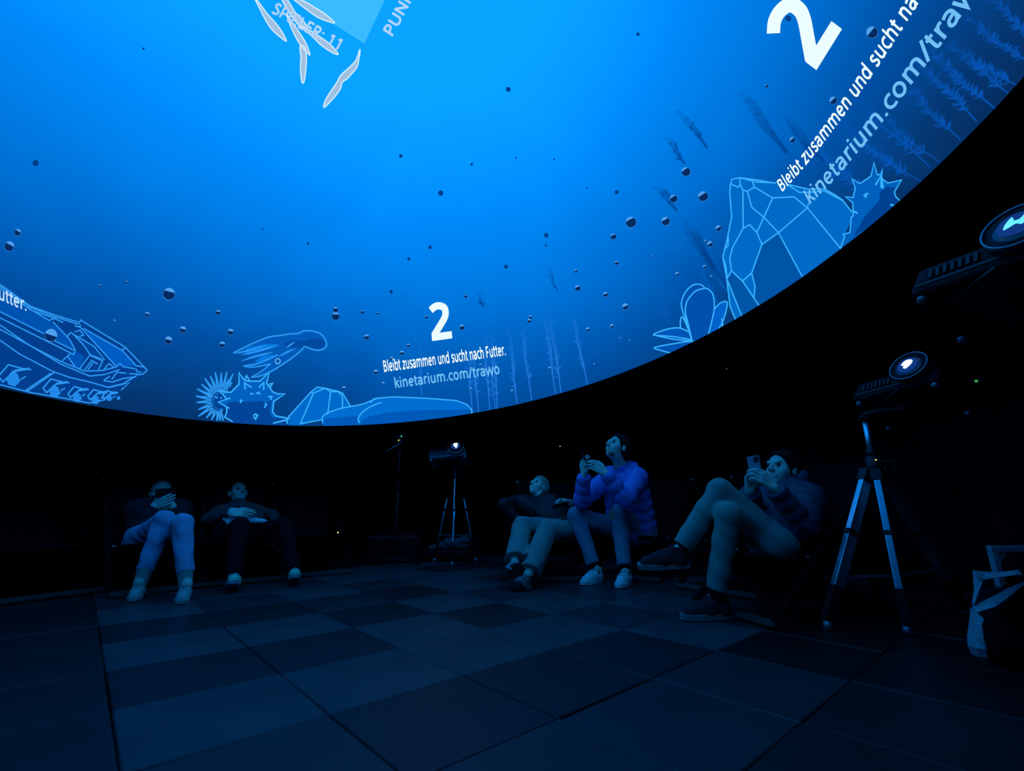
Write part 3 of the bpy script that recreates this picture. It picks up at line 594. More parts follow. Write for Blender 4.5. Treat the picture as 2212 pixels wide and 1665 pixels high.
# ---- bubbles
bub = [(77, 352, 14), (866, 337, 8), (952, 417, 12), (1019, 355, 6), (1098, 193, 11), (1378, 74, 8), (1197, 344, 4), (929, 534, 8), (883, 559, 7), (665, 526, 6), (1093, 576, 9), (1180, 508, 10), (1179, 530, 5), (845, 630, 8), (1363, 480, 24), (1438, 478, 19), (1519, 424, 22), (1482, 371, 20), (1455, 429, 17), (1332, 415, 9), (1332, 568, 9), (1325, 511, 13), (1410, 553, 5), (1248, 622, 13), (1308, 636, 11), (1244, 586, 7), (1552, 493, 13), (1534, 527, 13), (1525, 521, 7), (1522, 576, 8), (1463, 592, 9), (1537, 597, 6), (1351, 662, 14), (1322, 704, 9), (1146, 685, 8), (1143, 693, 9), (1270, 711, 9), (1884, 70, 26), (1800, 217, 17), (1712, 302, 13), (1656, 186, 7), (1703, 40, 13), (38, 502, 15), (20, 532, 22), (365, 635, 27), (273, 610, 7), (318, 679, 11), (395, 712, 15), (364, 735, 17), (471, 675, 11), (498, 717, 14), (480, 744, 13), (725, 669, 12), (725, 683, 18), (783, 674, 8), (816, 677, 6), (792, 728, 12), (998, 707, 12), (1006, 640, 7), (110, 724, 28), (868, 762, 10), (882, 746, 8), (812, 803, 10), (921, 685, 7), (247, 693, 6), (215, 617, 6), (743, 838, 8), (1187, 795, 7), (1106, 844, 6), (828, 828, 7), (846, 774, 8), (1283, 786, 4), (1340, 730, 4), (1360, 735, 4), (1017, 840, 6), (1038, 788, 6), (310, 105, 5), (1268, 406, 4), (567, 495, 4), (1114, 341, 4)]
DARKB = pic('bubble_dark', (4, 42, 96)); LITEB = pic('bubble_light', (80, 160, 238)); DEEPB = pic('bubble_deep', (2, 62, 136))
def px_down(px, py):
    p = dome_pt(px, py); e = math.asin(max(-1, min(1, unit(p) @ DN))); t = -(DN - (unit(p) @ DN) * unit(p)); t = unit(t)
    q = p + t * 0.05 + DC - O3
    f = q @ np.array(_fw); x = (q @ np.array(_rt)) / f; y = (q @ np.array(_up)) / f
    return unit((W_ / 2 + x * FPX - px, H_ / 2 - y * FPX - py)), e
for (bx, by, bd) in bub:
    dn, el = px_down(bx, by); sd = np.array([dn[1], -dn[0]]); r = bd / 2
    cutp = -0.9 + min(1.3, max(0, (0.62 - el) * 1.9)); n = 20
    vs = []; fs = []; mi = []
    angs = [2 * math.pi * i / n for i in range(n)]
    ring = [np.array([bx, by]) + r * (math.cos(a) * sd * .96 + math.sin(a) * dn) for a in angs]
    vs = [(bx, by)] + [tuple(q) for q in ring]
    fs = [(0, i + 1, (i + 1) % n + 1) for i in range(n)]
    o = dom_mesh('bubble', vs, fs, LITEB if cutp > -0.6 else DEEPB, LIFT['text'] - 0.004)
    if -0.6 < cutp < 0.85:
        pts = [tuple(np.array([bx, by]) + r * 0.93 * (x * sd + y * dn)) for x, y in [(math.cos(a), math.sin(a)) for a in np.linspace(math.asin(max(-.95, min(.9, cutp))), math.pi - math.asin(max(-.95, min(.9, cutp))), 16)]]
        fill('shade', pts, DARKB, LIFT['text'] - 0.002, o)

# ---- weed fronds rising from the rim
def weed(base, top, wdt, col, leaves=16, seed=0, leaf=9, wob=5, f0=0.9):
    rr = random.Random(seed); st = Strokes(); b, t = np.array(base, float), np.array(top, float)
    d = t - b; L = np.linalg.norm(d); d = d / L; nrm = np.array([-d[1], d[0]]); ph = rr.uniform(0, 6)
    pts = [b + d * L * u + nrm * wob * math.sin(u * 7 + ph) * u for u in np.linspace(0, 1, 18)]
    st.quadstrip([p + nrm * wdt * (.35 + 1.1 * math.sin(math.pi * min(1, u * 1.0)) * u) for p, u in zip(pts, np.linspace(0, 1, 18))], [p - nrm * wdt * (.35 + 1.1 * math.sin(math.pi * u) * u) for p, u in zip(pts, np.linspace(0, 1, 18))], [f0 * (1 - u) ** 0.8 for u in np.linspace(0, 1, 18)])
    for k in range(leaves):
        u = rr.uniform(0.18, 0.97); p = b + d * L * u + nrm * wob * math.sin(u * 7 + ph) * u; sgn = rr.choice((-1, 1)); ll = leaf * rr.uniform(.6, 1.4)
        e = p + nrm * sgn * ll + d * ll * rr.uniform(.2, 1.0)
        st.line([p, (p + e) / 2 + d * ll * .12, e], wdt * rr.uniform(.7, 1.3), fade=(f0 * (1 - u * .8), f0 * (1 - u * .8) * .8), taper=True)
    return st.out('weed_drawing', pic('weed_%d_%d' % (col[1], col[2]), col, fade=True), LIFT['back'] + seed * 0.00004, None, fade=True)
kc = (34, 122, 222)
for i, (b, t, s_) in enumerate([((911, 856), (908, 745), 2.2), ((1020, 890), (1010, 735), 3), ((1034, 892), (1020, 740), 3), ((1058, 886), (1046, 720), 3), ((1074, 884), (1064, 715), 3.4), ((1070, 884), (1058, 750), 2), ((1117, 873), (1098, 705), 3.2), ((1148, 864), (1126, 690), 3.2), ((1200, 850), (1176, 675), 3.2), ((1212, 848), (1186, 665), 3.4), ((1269, 833), (1236, 668), 3.2)]):
    weed(b, t, s_, kc, 16, 11 + i, 8, 3)
kr = (6, 88, 190)
for i, (b, t, s_) in enumerate([((1960, 382), (1790, 250), 5), ((1990, 392), (1822, 290), 5), ((2010, 362), (1845, 212), 6), ((2030, 350), (1880, 240), 5), ((2075, 302), (1960, 195), 7), ((2110, 262), (1985, 130), 9), ((2150, 235), (2000, 108), 10), ((2190, 212), (2050, 90), 8), ((2240, 150), (2080, 30), 8), ((2260, 110), (2120, -20), 8), ((1880, 425), (1760, 330), 5), ((1860, 400), (1740, 300), 5), ((2212, 190), (2070, 120), 7), ((2300, 60), (2160, -60), 8)]):
    weed(b, t, s_ * .6, kr, 60, 41 + i, 14, 7, 0.75)
kd = (0, 92, 186)
for i, (b, t, s_) in enumerate([((1448, 705), (1408, 600), 5), ((1470, 660), (1430, 570), 5), ((1490, 640), (1445, 545), 6), ((1540, 640), (1480, 520), 7), ((1560, 600), (1510, 500), 7), ((1580, 640), (1530, 560), 6), ((1555, 660), (1500, 570), 6)]):
    weed(b, t, s_, kd, 8, 71 + i, 10, 6, 0.7)
for i, (b, t, s_) in enumerate([((1570, 620), (1470, 470), 9), ((1545, 580), (1490, 490), 8), ((1528, 320), (1468, 235), 8), ((1480, 355), (1438, 292), 7), ((1462, 455), (1420, 400), 9), ((1205, 630), (1184, 585), 4), ((1045, 665), (1034, 630), 4), ((1700, 330), (1600, 200), 12), ((1780, 350), (1690, 250), 10)]):
    weed(b, t, s_, (0, 60, 138), 8, 91 + i, 9, 4, 0.75)

# ------------------------------------------------------------------ organic surfaces: one continuous skin pulled over blended tapering limbs
class Field:
    def __init__(s, lo, hi, h):
        s.lo = np.array(lo, float); s.h = h
        s.n = [int(math.ceil((b - a) / h)) + 1 for a, b in zip(lo, hi)]
        s.g = np.full(s.n, 0.2, np.float32)
        s.ax = [(s.lo[i] + h * np.arange(s.n[i])).astype(np.float32) for i in range(3)]
    def _win(s, lo, hi):
        sl = []
        for i in range(3):
            a = max(0, int((lo[i] - s.lo[i]) / s.h) - 1); b = min(s.n[i], int((hi[i] - s.lo[i]) / s.h) + 3)
            if b <= a: return None, None
            sl.append(slice(a, b))
        sl = tuple(sl)
        return sl, (s.ax[0][sl[0]][:, None, None], s.ax[1][sl[1]][None, :, None], s.ax[2][sl[2]][None, None, :])
    def _mix(s, sl, d, k, sub):
        a = s.g[sl]
        if sub:
            hh = np.maximum(k - np.abs(-a - d), 0) / k; s.g[sl] = -(np.minimum(-a, d) - hh * hh * k * .25)
        else:
            hh = np.maximum(k - np.abs(a - d), 0) / k; s.g[sl] = np.minimum(a, d) - hh * hh * k * .25
    def cone(s, a, b, ra, rb, k=.02, rings=0, amp=0.0, sub=False, flat=None):
        a = np.array(a, float); b = np.array(b, float); r = max(ra, rb) + amp + 2 * k + .02
        sl, (X, Y, Z) = s._win(np.minimum(a, b) - r, np.maximum(a, b) + r)
        if sl is None: return
        ba = b - a; L2 = max(ba @ ba, 1e-9)
        x, y, z = X - a[0], Y - a[1], Z - a[2]
        t = np.clip((x * ba[0] + y * ba[1] + z * ba[2]) / L2, 0, 1)
        d = np.sqrt((x - t * ba[0]) ** 2 + (y - t * ba[1]) ** 2 + (z - t * ba[2]) ** 2) - (ra + (rb - ra) * t)
        if rings: d = d - amp * np.abs(np.sin(math.pi * rings * t))
        s._mix(sl, d.astype(np.float32), k, sub)
    def ell(s, c, ax, rad, k=.02, sub=False):
        c = np.array(c, float); r = max(rad) + 2 * k + .02
        sl, (X, Y, Z) = s._win(c - r, c + r)
        if sl is None: return
        x, y, z = X - c[0], Y - c[1], Z - c[2]
        q = 0; q2 = 0
        for v, rr in zip(ax, rad):
            e = x * v[0] + y * v[1] + z * v[2]; q = q + (e / rr) ** 2; q2 = q2 + (e / (rr * rr)) ** 2
        k0 = np.sqrt(q); k1 = np.sqrt(q2)
        d = np.where(k1 > 1e-6, k0 * (k0 - 1) / np.maximum(k1, 1e-6), -min(rad))
        s._mix(sl, d.astype(np.float32), k, sub)
    def cut(s, p, n, rad):
        """shave everything beyond the plane (p, n) within rad of p"""
        p = np.array(p, float); n = unit(n)
        sl, (X, Y, Z) = s._win(p - rad, p + rad)
        if sl is None: return
        d = (X - p[0]) * n[0] + (Y - p[1]) * n[1] + (Z - p[2]) * n[2]
        near = ((X - p[0]) ** 2 + (Y - p[1]) ** 2 + (Z - p[2]) ** 2) < rad * rad
        s.g[sl] = np.where(near, np.maximum(s.g[sl], d), s.g[sl]).astype(np.float32)
    def wrinkle(s, amp, f=1.0, ph=0.0):
        X, Y, Z = s.ax[0][:, None, None], s.ax[1][None, :, None], s.ax[2][None, None, :]
        w = np.sin(f * (34 * X + 21 * Z) + ph + 1.6 * np.sin(f * 19 * Y)) * np.sin(f * (29 * Y - 26 * Z) + 1.3 * np.sin(f * 23 * X + ph)) + .6 * np.sin(f * (61 * Z + 37 * X - 43 * Y) + ph)
        s.g += (amp * w).astype(np.float32)
    def mesh(s, name, base):
        g = s.g; sg = g < 0
        c = np.zeros([n - 1 for n in s.n], np.int8)
        for i in (0, 1):
            for j in (0, 1):
                for k in (0, 1): c += sg[i:s.n[0] - 1 + i, j:s.n[1] - 1 + j, k:s.n[2] - 1 + k]
        idx = np.argwhere((c > 0) & (c < 8)); N = len(idx)
        ids = np.full(c.shape, -1, np.int32); ids[tuple(idx.T)] = np.arange(N)
        acc = np.zeros((N, 3)); cnt = np.zeros(N)
        corners = [(i, j, k) for i in (0, 1) for j in (0, 1) for k in (0, 1)]
        val = {q: g[idx[:, 0] + q[0], idx[:, 1] + q[1], idx[:, 2] + q[2]] for q in corners}
        for a in corners:
            for d in range(3):
                if a[d]: continue
                b = list(a); b[d] = 1; b = tuple(b); va, vb = val[a], val[b]
                cr = (va < 0) != (vb < 0); t = np.where(cr, va / np.where(cr, va - vb, 1), 0)
                p = np.array(a, float)[None, :] + np.zeros((N, 1)); p[:, d] += t
                acc += p * cr[:, None]; cnt += cr
        V = s.lo + s.h * (idx + acc / cnt[:, None]) - np.array(base)
        F = []
        for d in range(3):
            e, f = (d + 1) % 3, (d + 2) % 3
            s0 = [slice(0, None)] * 3; s1 = [slice(0, None)] * 3; s0[d] = slice(0, -1); s1[d] = slice(1, None)
            A = sg[tuple(s0)]; B = sg[tuple(s1)]; q = np.argwhere(A != B)
            ok = (q[:, e] > 0) & (q[:, f] > 0) & (q[:, e] < s.n[e] - 1) & (q[:, f] < s.n[f] - 1); q = q[ok]
            inside = A[tuple(q.T)]
            def cell(de, df):
                w = q.copy(); w[:, e] -= de; w[:, f] -= df; return ids[tuple(w.T)]
            quad = np.stack([cell(1, 1), cell(0, 1), cell(0, 0), cell(1, 0)], 1)
            quad[~inside] = quad[~inside][:, ::-1]
            F.append(quad[(quad >= 0).all(1)])
        F = np.concatenate(F)
        me = bpy.data.meshes.new(name)
        me.vertices.add(N); me.vertices.foreach_set('co', V.astype(np.float32).ravel())
        me.loops.add(len(F) * 4); me.loops.foreach_set('vertex_index', F.astype(np.int32).ravel())
        me.polygons.add(len(F)); me.polygons.foreach_set('loop_start', np.arange(0, len(F) * 4, 4, dtype=np.int32))
        me.polygons.foreach_set('use_smooth', np.ones(len(F), bool))
        me.update(calc_edges=True); me.validate()
        return me

def ortho(d, n):
    d = unit(d); n = np.array(n, float); n = unit(n - (n @ d) * d); return d, n
def hand(F, wr, d, n, thumb, curl=(25, 45, 35), k=1.0, spread=0.10):
    d, n = ortho(d, n); t = unit(np.cross(d, n)); t = t if t @ np.array(thumb, float) > 0 else -t
    wr = np.array(wr, float)
    for i, (off, ln) in enumerate(zip((.035, .0120, -.0115, -.034), (.95, 1.05, .98, .78))):
        kn = wr + d * .088 * k * (1 - .08 * abs(i - 1)) + t * off * k
        F.cone(wr + t * off * .55 * k + d * .01, kn, .014 * k, .0105 * k, .008)
        p = kn; ang = 0
        for L, c, r0, r1 in zip((.044, .028, .022), curl, (.0090, .0084, .0078), (.0084, .0078, .0066)):
            ang += R_(c); dd = unit(d * math.cos(ang) + n * math.sin(ang) + t * off * spread * 20 * .06)
            q = p + dd * L * ln * k; F.cone(p, q, r0 * k, r1 * k, .003); p = q
    b = wr + d * .022 * k + t * .026 * k
    m = b + (t * .75 + d * .75 + n * .35) * .042 * k
    e = m + unit(t * .25 + d * .95 + n * .45) * .033 * k; tip = e + unit(d * .95 + n * .5) * .027 * k
    F.cone(wr + t * .012, b, .016 * k, .015 * k, .01); F.cone(b, m, .015 * k, .0115 * k, .008); F.cone(m, e, .0115 * k, .0102 * k, .003); F.cone(e, tip, .0102 * k, .008 * k, .003)

def head_axes(f, up):
    f = unit(f); up = np.array(up, float); up = unit(up - (up @ f) * f); return np.cross(f, up), f, up
def head(F, c, f, up, mouth=False, k=1.0, beard=False):
    s, f, u = head_axes(f, up); c = np.array(c, float); A = (s, f, u)
    P = lambda a, b, e: c + (s * a + f * b + u * e) * k
    F.ell(P(0, -.014, .026), A, (.076 * k, .096 * k, .086 * k), .02)
    F.ell(P(0, .022, -.036), A, (.060 * k, .066 * k, .084 * k), .03)
    F.ell(P(0, .060, -.098), A, (.027 * k, .026 * k, .020 * k), .02)
    for q in (-1, 1):
        F.ell(P(q * .042, .045, -.03), A, (.026 * k, .03 * k, .028 * k), .025)
        F.ell(P(q * .080, -.006, -.012), A, (.009 * k, .021 * k, .033 * k), .008)
        F.ell(P(q * .032, .099, .003), A, (.019 * k, .020 * k, .0125 * k), .010, sub=True)
    F.cone(P(-.036, .082, .024), P(.036, .082, .024), .010 * k, .010 * k, .012)
    F.cone(P(0, .084, .012), P(0, .112, -.028), .0075 * k, .0125 * k, .010)
    F.cone(P(-.012, .098, -.032), P(.012, .098, -.032), .009 * k, .009 * k, .008)
    F.cone(P(-.02, .083, -.058), P(.02, .083, -.058), .008 * k, .008 * k, .008)
    F.cone(P(-.016, .081, -.071), P(.016, .081, -.071), .008 * k, .008 * k, .008)
    if mouth: F.ell(P(0, .098, -.066), A, (.019 * k, .026 * k, .015 * k), .006, sub=True)
def hair_mesh(F, c, f, up, th=.012, low=-.06, k=1.0, back=0.0):
    s, f, u = head_axes(f, up); c = np.array(c, float); A = (s, f, u); P = lambda a, b, e: c + (s * a + f * b + u * e) * k
    F.ell(P(0, -.014, .028), A, ((.076 + th) * k, (.096 + th) * k, (.086 + th * 1.3) * k), .01)
    F.ell(P(0, -.055, -.02), A, ((.066 + th * .6) * k, (.05 + th) * k, .07 * k), .03)
    if back:
        for q in (-1, 1): F.cone(P(q * .05, -.04, 0), P(q * .055, -.03, -.13 * back), .04 * k, .03 * k, .03)
    F.ell(P(0, .108, -.030), A, (.100 * k, .100 * k, .112 * k), .02, sub=True)
    F.ell(P(0, .02, -.125), A, (.12 * k, .10 * k, (.125 + low) * k), .02, sub=True)

CLOTH = {}
def cloth(name, col, var=.12, bump=.15, rough=.85, spec=.15, scale=25):
    if name not in CLOTH: CLOTH[name] = mat(name, col, rough, spec=spec, var=var, scale=scale, bump=bump, bscale=120)
    return CLOTH[name]

def shoe_meshes():
    F = Field((-.07, -.12, -.02), (.07, .24, .15), .005)
    F.cone((0, -.03, .042), (0, .06, .042), .040, .042, .02); F.cone((0, .06, .040), (0, .145, .030), .042, .036, .02)
    F.cone((0, -.03, .05), (0, -.025, .105), .040, .038, .02); F.cone((0, .02, .07), (0, .09, .052), .032, .03, .025)
    F.cone((0, -.028, .09), (0, -.024, .16), .031, .034, .006, sub=True)
    F.g = np.maximum(F.g, (.014 - F.ax[2])[None, None, :].astype(np.float32))
    up = F.mesh('shoe', (0, 0, 0))
    bm = bmesh.new(); n = 40; pts = []
    for i in range(n):
        a = 2 * math.pi * i / n; y = .06 + .137 * math.cos(a); w = (.043 + .010 * max(0, math.sin((y + .08) * 9)) - (.006 if y < .03 else 0)) * math.sin(a)
        sg = 1 if math.sin(a) >= 0 else -1
        w = sg * abs(math.sin(a)) ** .55 * (.040 + .009 * math.exp(-((y - .12) / .06) ** 2)); pts.append((w, y))
    lo = [bm.verts.new((x, y, .004 + .02 * max(0, y - .12) * 2)) for x, y in pts]; hi = [bm.verts.new((x * 1.02, y, .030 + .02 * max(0, y - .12))) for x, y in pts]
    bm.faces.new(lo[::-1]); bm.faces.new(hi)
    for i in range(n): bm.faces.new((lo[i], lo[(i + 1) % n], hi[(i + 1) % n], hi[i]))
    bmesh.ops.recalc_face_normals(bm, faces=bm.faces)
    sole = bpy.data.meshes.new('sole'); bm.to_mesh(sole); bm.free()
    bm = bmesh.new()
    for k in range(5):
        y = .035 + k * .016; z = .109 - (y - .02) * .30
        tube(bm, (-.024, y, z - .008), (.0, y + .004, z + .002), .0032, seg=6); tube(bm, (.024, y, z - .008), (.0, y + .004, z + .002), .0032, seg=6)
    lace = bpy.data.meshes.new('laces'); bm.to_mesh(lace); bm.free()
    return up, sole, lace
SHOE = shoe_meshes()
def put_shoe(person, base, pos, fwd, upv, mats, scale=1.0, label=None):
    f = unit(fwd); u = np.array(upv, float); u = unit(u - (u @ f) * f); s = np.cross(f, u)
    up, sole, lace = SHOE
    mm = Matrix(((s[0], f[0], u[0], pos[0] - base[0]), (s[1], f[1], u[1], pos[1] - base[1]), (s[2], f[2], u[2], pos[2] - base[2]), (0, 0, 0, 1)))
    def inst(me, m, par, nm):
        c = me.copy(); c.materials.clear(); c.materials.append(m); return add(nm, c, None, par)
    o = inst(up, mats[0], person, 'shoe'); o.matrix_local = mm @ Matrix.Scale(scale, 4)
    if label: o['label'] = label
    inst(sole, mats[1], o, 'sole'); inst(lace, mats[2], o, 'laces')
    return o

EYE = mat('eye_dark', (0.03, 0.025, 0.02), 0.25, spec=.5, var=.1)
def person(spec):
    J = {k: np.array(v, float) for k, v in spec['J'].items()}
    allp = np.array(list(J.values())); lo = allp.min(0) - .24; hi = allp.max(0) + .24; lo[2] = max(lo[2], -.02)
    base = np.array([J['pel'][0], J['pel'][1], 0.0])
    hf, hu, hk = spec['face'], spec.get('hup', (0, 0, 1)), spec.get('hk', 1.0)
    # --- body
    F = Field(lo, hi, spec.get('res', .0050))
    s_, f_, u_ = head_axes(hf, hu)
    nb = J['chest'] + unit(J['head'] - J['chest']) * .10
    F.cone(J['pel'], J['chest'], .11, .115, .05)
    for q in 'LR':
        F.cone(J['hip' + q], J['sh' + q] * .8 + J['chest'] * .2, .085, .075, .05)
        F.cone(J['sh' + q], J['chest'], .055, .07, .04)
        F.cone(J['sh' + q], J['el' + q], .050, .040, .02); F.cone(J['el' + q], J['wr' + q], .040, .027, .015)
        F.cone(J['hip' + q], J['kn' + q], .080, .056, .03); F.cone(J['kn' + q], J['an' + q], .054, .036, .02)
        uq = unit(spec.get('shoeup' + q, (0, 0, 1))); fq = np.array(spec.get('shoef' + q, J['toe' + q] - J['an' + q]), float); fq = unit(fq - (fq @ uq) * uq)
        sp = np.array(spec.get('shoep' + q, J['an' + q] - uq * .095), float)
        F.cone(J['an' + q], sp + uq * .05, .034, .030, .015); F.cone(sp + uq * .042, sp + uq * .032 + fq * .12, .024, .016, .012)
        if 'hand' + q in spec:
            hd = spec['hand' + q]; hand(F, J['wr' + q], hd['d'], hd['n'], hd['t'], hd.get('curl', (25, 45, 35)), hd.get('k', 1.0))
    F.cone(nb, J['head'] - u_ * .075 * hk - f_ * .022 * hk, .058, .052, .03)
    head(F, J['head'], hf, hu, spec.get('mouth', False), hk)
    me = F.mesh('person', base)
    body = add('person', me, spec['skin'] if 'skin' in spec else M['skin'], loc=base)
    tag(body, spec['label'], 'person')
    # --- eyes
    c = J['head'] - base
    for q in (-1, 1):
        bm = bmesh.new(); ball(bm, c + (s_ * q * .032 + f_ * .079 + u_ * .002) * hk, .0110 * hk, 10); bm_obj('eye', bm, EYE, body, True)
    # --- hair
    if 'hair' in spec:
        hd = spec['hair']; F = Field(J['head'] - .2, J['head'] + .2, .0055)
        hair_mesh(F, J['head'], hf, hu, hd.get('th', .012), hd.get('low', -.06), hk, hd.get('back', 0)); F.wrinkle(.0030, 3.2)
        add('hair', F.mesh('hair', base), hd['mat'], body)
    # --- trousers
    t = spec['trousers']; F = Field(lo, hi, .0085)
    F.cone(J['hipL'], J['hipR'], .118, .118, .04)
    F.cone(J['pel'], J['pel'] + (J['chest'] - J['pel']) * .25, .125, .12, .05)
    for q in 'LR':
        F.cone(J['hip' + q], J['kn' + q], t['r'][0], t['r'][1], .03)
        e = J['an' + q] + (J['kn' + q] - J['an' + q]) * t.get('hem', .0)
        F.cone(J['kn' + q], e + (e - J['kn' + q]) * .15, t['r'][1] * .98, t['r'][2], .025)
    F.wrinkle(t.get('wr', .0028), t.get('wf', 1.0), spec.get('ph', 0))
    for q in 'LR':
        e = J['an' + q] + (J['kn' + q] - J['an' + q]) * t.get('hem', .0); F.cut(e, e - J['kn' + q], .14)
    add('trousers', F.mesh('trousers', base), t['mat'], body)
    # --- jacket
    t = spec['jacket']; F = Field(lo, hi, .0075)
    rg, am = t.get('rings', 0), t.get('amp', 0.0); ex = t.get('ex', 0.0)
    w0 = J['pel'] + (J['chest'] - J['pel']) * t.get('waist', .15)
    F.cone(w0, J['chest'], .135 + ex, .140 + ex, .05, rg, am)
    for q in 'LR':
        hp = J['hip' + q] + (J['sh' + q] - J['hip' + q]) * t.get('waist', .15)
        F.cone(hp, J['sh' + q] * .75 + J['chest'] * .25, .10 + ex, .092 + ex, .05, rg, am)
        F.cone(J['sh' + q], J['chest'] * .6 + nb * .4, .074 + ex, .075 + ex, .05)
        F.cone(J['sh' + q], J['el' + q], .074 + ex, .060 + ex, .025, int(rg * .8), am)
        e = J['wr' + q] + (J['el' + q] - J['wr' + q]) * t.get('cuff' + q, t.get('cuff', .06))
        F.cone(J['el' + q], e + (e - J['el' + q]) * .06, .059 + ex, .044 + ex, .02, int(rg * .7), am)
    if t.get('collar', True):
        cdir = unit(J['head'] - u_ * .08 - nb)
        F.cone(nb - cdir * .02, nb + cdir * t.get('ch', .035), .085, .074, .02)
        F.cone(nb + cdir * .01, nb + cdir * .16, .058, .062, .008, sub=True)
    if t.get('hood'):
        hz = unit(V3(f_[0], f_[1], 0)); hp = nb - hz * .085 + V3(0, 0, .045)
        F.cone(hp + s_ * .075 + hz * .03, hp, .040, .052, .03); F.cone(hp - s_ * .075 + hz * .03, hp, .040, .052, .03)
    F.wrinkle(t.get('wr', .0026), t.get('wf', 1.15), spec.get('ph', 0) + 2)
    for q in 'LR':
        e = J['wr' + q] + (J['el' + q] - J['wr' + q]) * t.get('cuff' + q, t.get('cuff', .06)); F.cut(e, e - J['el' + q], .10)
    jk = add(t.get('name', 'jacket'), F.mesh('jacket', base), t['mat'], body)
    # --- shoes
    for q in 'LR':
        sh = spec['shoes']; fw = J['toe' + q] - J['an' + q]
        up = spec.get('shoeup' + q, (0, 0, 1)); fw = np.array(fw); u2 = unit(up)
        if 'shoef' + q in spec: fw = np.array(spec['shoef' + q], float)
        else: fw = fw - (fw @ u2) * u2
        pos = spec.get('shoep' + q, J['an' + q] - u2 * .095)
        pos = np.array(pos, float)
        if u2[2] > .999 and J['an' + q][2] < .2: pos[2] = -.003
        put_shoe(body, base, pos, fw, u2, sh['mats'], sh.get('k', 1.0))
        # sock
        F = Field(J['an' + q] - .13, J['an' + q] + .13, .0065)
        F.cone(J['an' + q] - u2 * .03, J['an' + q] + (J['kn' + q] - J['an' + q]) * .24, .041, .050, .01); F.cut(J['an' + q] + (J['kn' + q] - J['an' + q]) * .2, J['kn' + q] - J['an' + q], .09)
        add('sock', F.mesh('sock', base), sh.get('sock', M['black_cloth']), body)
    return body, base, J

# ------------------------------------------------------------------ deck chairs
def make_chair():
    t = thing('deck_chair', 'x', 'deck chair')
    w = .30
    F0, T0 = (.42, .025), (-.54, .86); B0, B1 = (.40, .345), (-.46, .025)
    lerp = lambda a, b, u: (a[0] + (b[0] - a[0]) * u, a[1] + (b[1] - a[1]) * u)
    for s in (-1, 1):
        bm = bmesh.new(); bar(bm, (s * w, *F0), (s * w, *T0), .026, .042, (1, 0, 0)); o = bm_obj('back_rail', bm, M['wood'], t, bevel=.004)
        bm = bmesh.new(); bar(bm, (s * (w - .032), *B0), (s * (w - .032), *B1), .026, .042, (1, 0, 0)); bm_obj('seat_rail', bm, M['wood'], t, bevel=.004)
        a = lerp(F0, T0, .66); b = lerp(B0, B1, .86)
        bm = bmesh.new(); bar(bm, (s * (w + .026), *a), (s * (w + .026), *b), .020, .032, (1, 0, 0)); bm_obj('prop', bm, M['wood'], t, bevel=.003)
        bm = bmesh.new(); tube(bm, (s * (w + .02), *lerp(F0, T0, .365)), (s * (w - .05), *lerp(F0, T0, .365)), .008); bm_obj('bolt', bm, M['alu_dim'], t)
        bm = bmesh.new(); tube(bm, (s * (w + .005), T0[0] + .004, T0[1]), (s * (w + .03), T0[0] + .004, T0[1]), .015, seg=14); o = bm_obj('bar_end', bm, M['cap'], t, True)
    for nm, p, ww in (('top_bar', T0, w + .012), ('front_bar', B0, w - .02), ('floor_bar', F0, w + .012), ('rear_floor_bar', B1, w - .02)):
        bm = bmesh.new()
        if nm == 'floor_bar': bar(bm, (-ww, *p), (ww, *p), .042, .024)
        else: tube(bm, (-ww, *p), (ww, *p), .015, seg=14)
        bm_obj(nm, bm, M['wood'] if nm != 'floor_bar' else M['floorbar'], t, nm != 'floor_bar')
    bm = bmesh.new(); n = 22; m = 10; rows = []
    prof = smooth_pts([(.40, .362), (.33, .34), (.20, .275), (.05, .225), (-.08, .26), (-.25, .44), (-.42, .68), (-.54, .878)], 4)
    for y, z in prof:
        rows.append([bm.verts.new(((i / m - .5) * 2 * (w - .055), y, z - .018 * math.sin(math.pi * i / m))) for i in range(m + 1)])
    fs = []
    for a, b in zip(rows[:-1], rows[1:]):
        for i in range(m): fs.append(bm.faces.new((a[i], a[i + 1], b[i + 1], b[i])))
    bmesh.ops.recalc_face_normals(bm, faces=fs)
    bmesh.ops.solidify(bm, geom=fs, thickness=.003)
    bm_obj('sling', bm, M['sling'], t, True)
    return t
M['floorbar'] = mat('pale_floor_bar', (0.10, 0.085, 0.07), 0.55, var=.3, scale=18)  # floor bar paler than the rest of the chair wood
proto = make_chair()
chairs = [((-3.66, 3.80), (.89, -.45), 'empty deck chair at the far left, beside the person in pale joggers'),
          ((-3.00, 4.12), (.76, -.65), 'deck chair the person in blue joggers sits in, second from the left'),
          ((-2.52, 4.56), (.60, -.80), 'deck chair holding the lounging person in a dark jacket and black trousers'),
          ((-2.06, 5.01), (.58, -.81), 'empty deck chair with dark sling left of the microphone stand'),
          ((.42, 4.66), (.10, -1.0), 'deck chair under the reclining person in wide trousers'),
          ((1.24, 4.67), (-.64, -.77), 'deck chair whose front edge the man in the blue jacket sits on'),
          ((1.79, 3.88), (-.81, -.59), 'empty deck chair between the blue jacket and the crossed legs'),
          ((1.63, 3.06), (-.94, -.33), 'deck chair carrying the man with crossed legs, left of the big tripod')]
for i, (p, f, lb) in enumerate(chairs):
    c = proto if i == 0 else copy_tree(proto)
    c.location = (p[0], p[1], 0); c.rotation_euler = (0, 0, math.atan2(f[1], f[0]) - math.pi / 2)
    tag(c, lb, 'deck chair', 'deck chairs around the dome')

# ------------------------------------------------------------------ people
def V3(*a): return np.array(a, float)
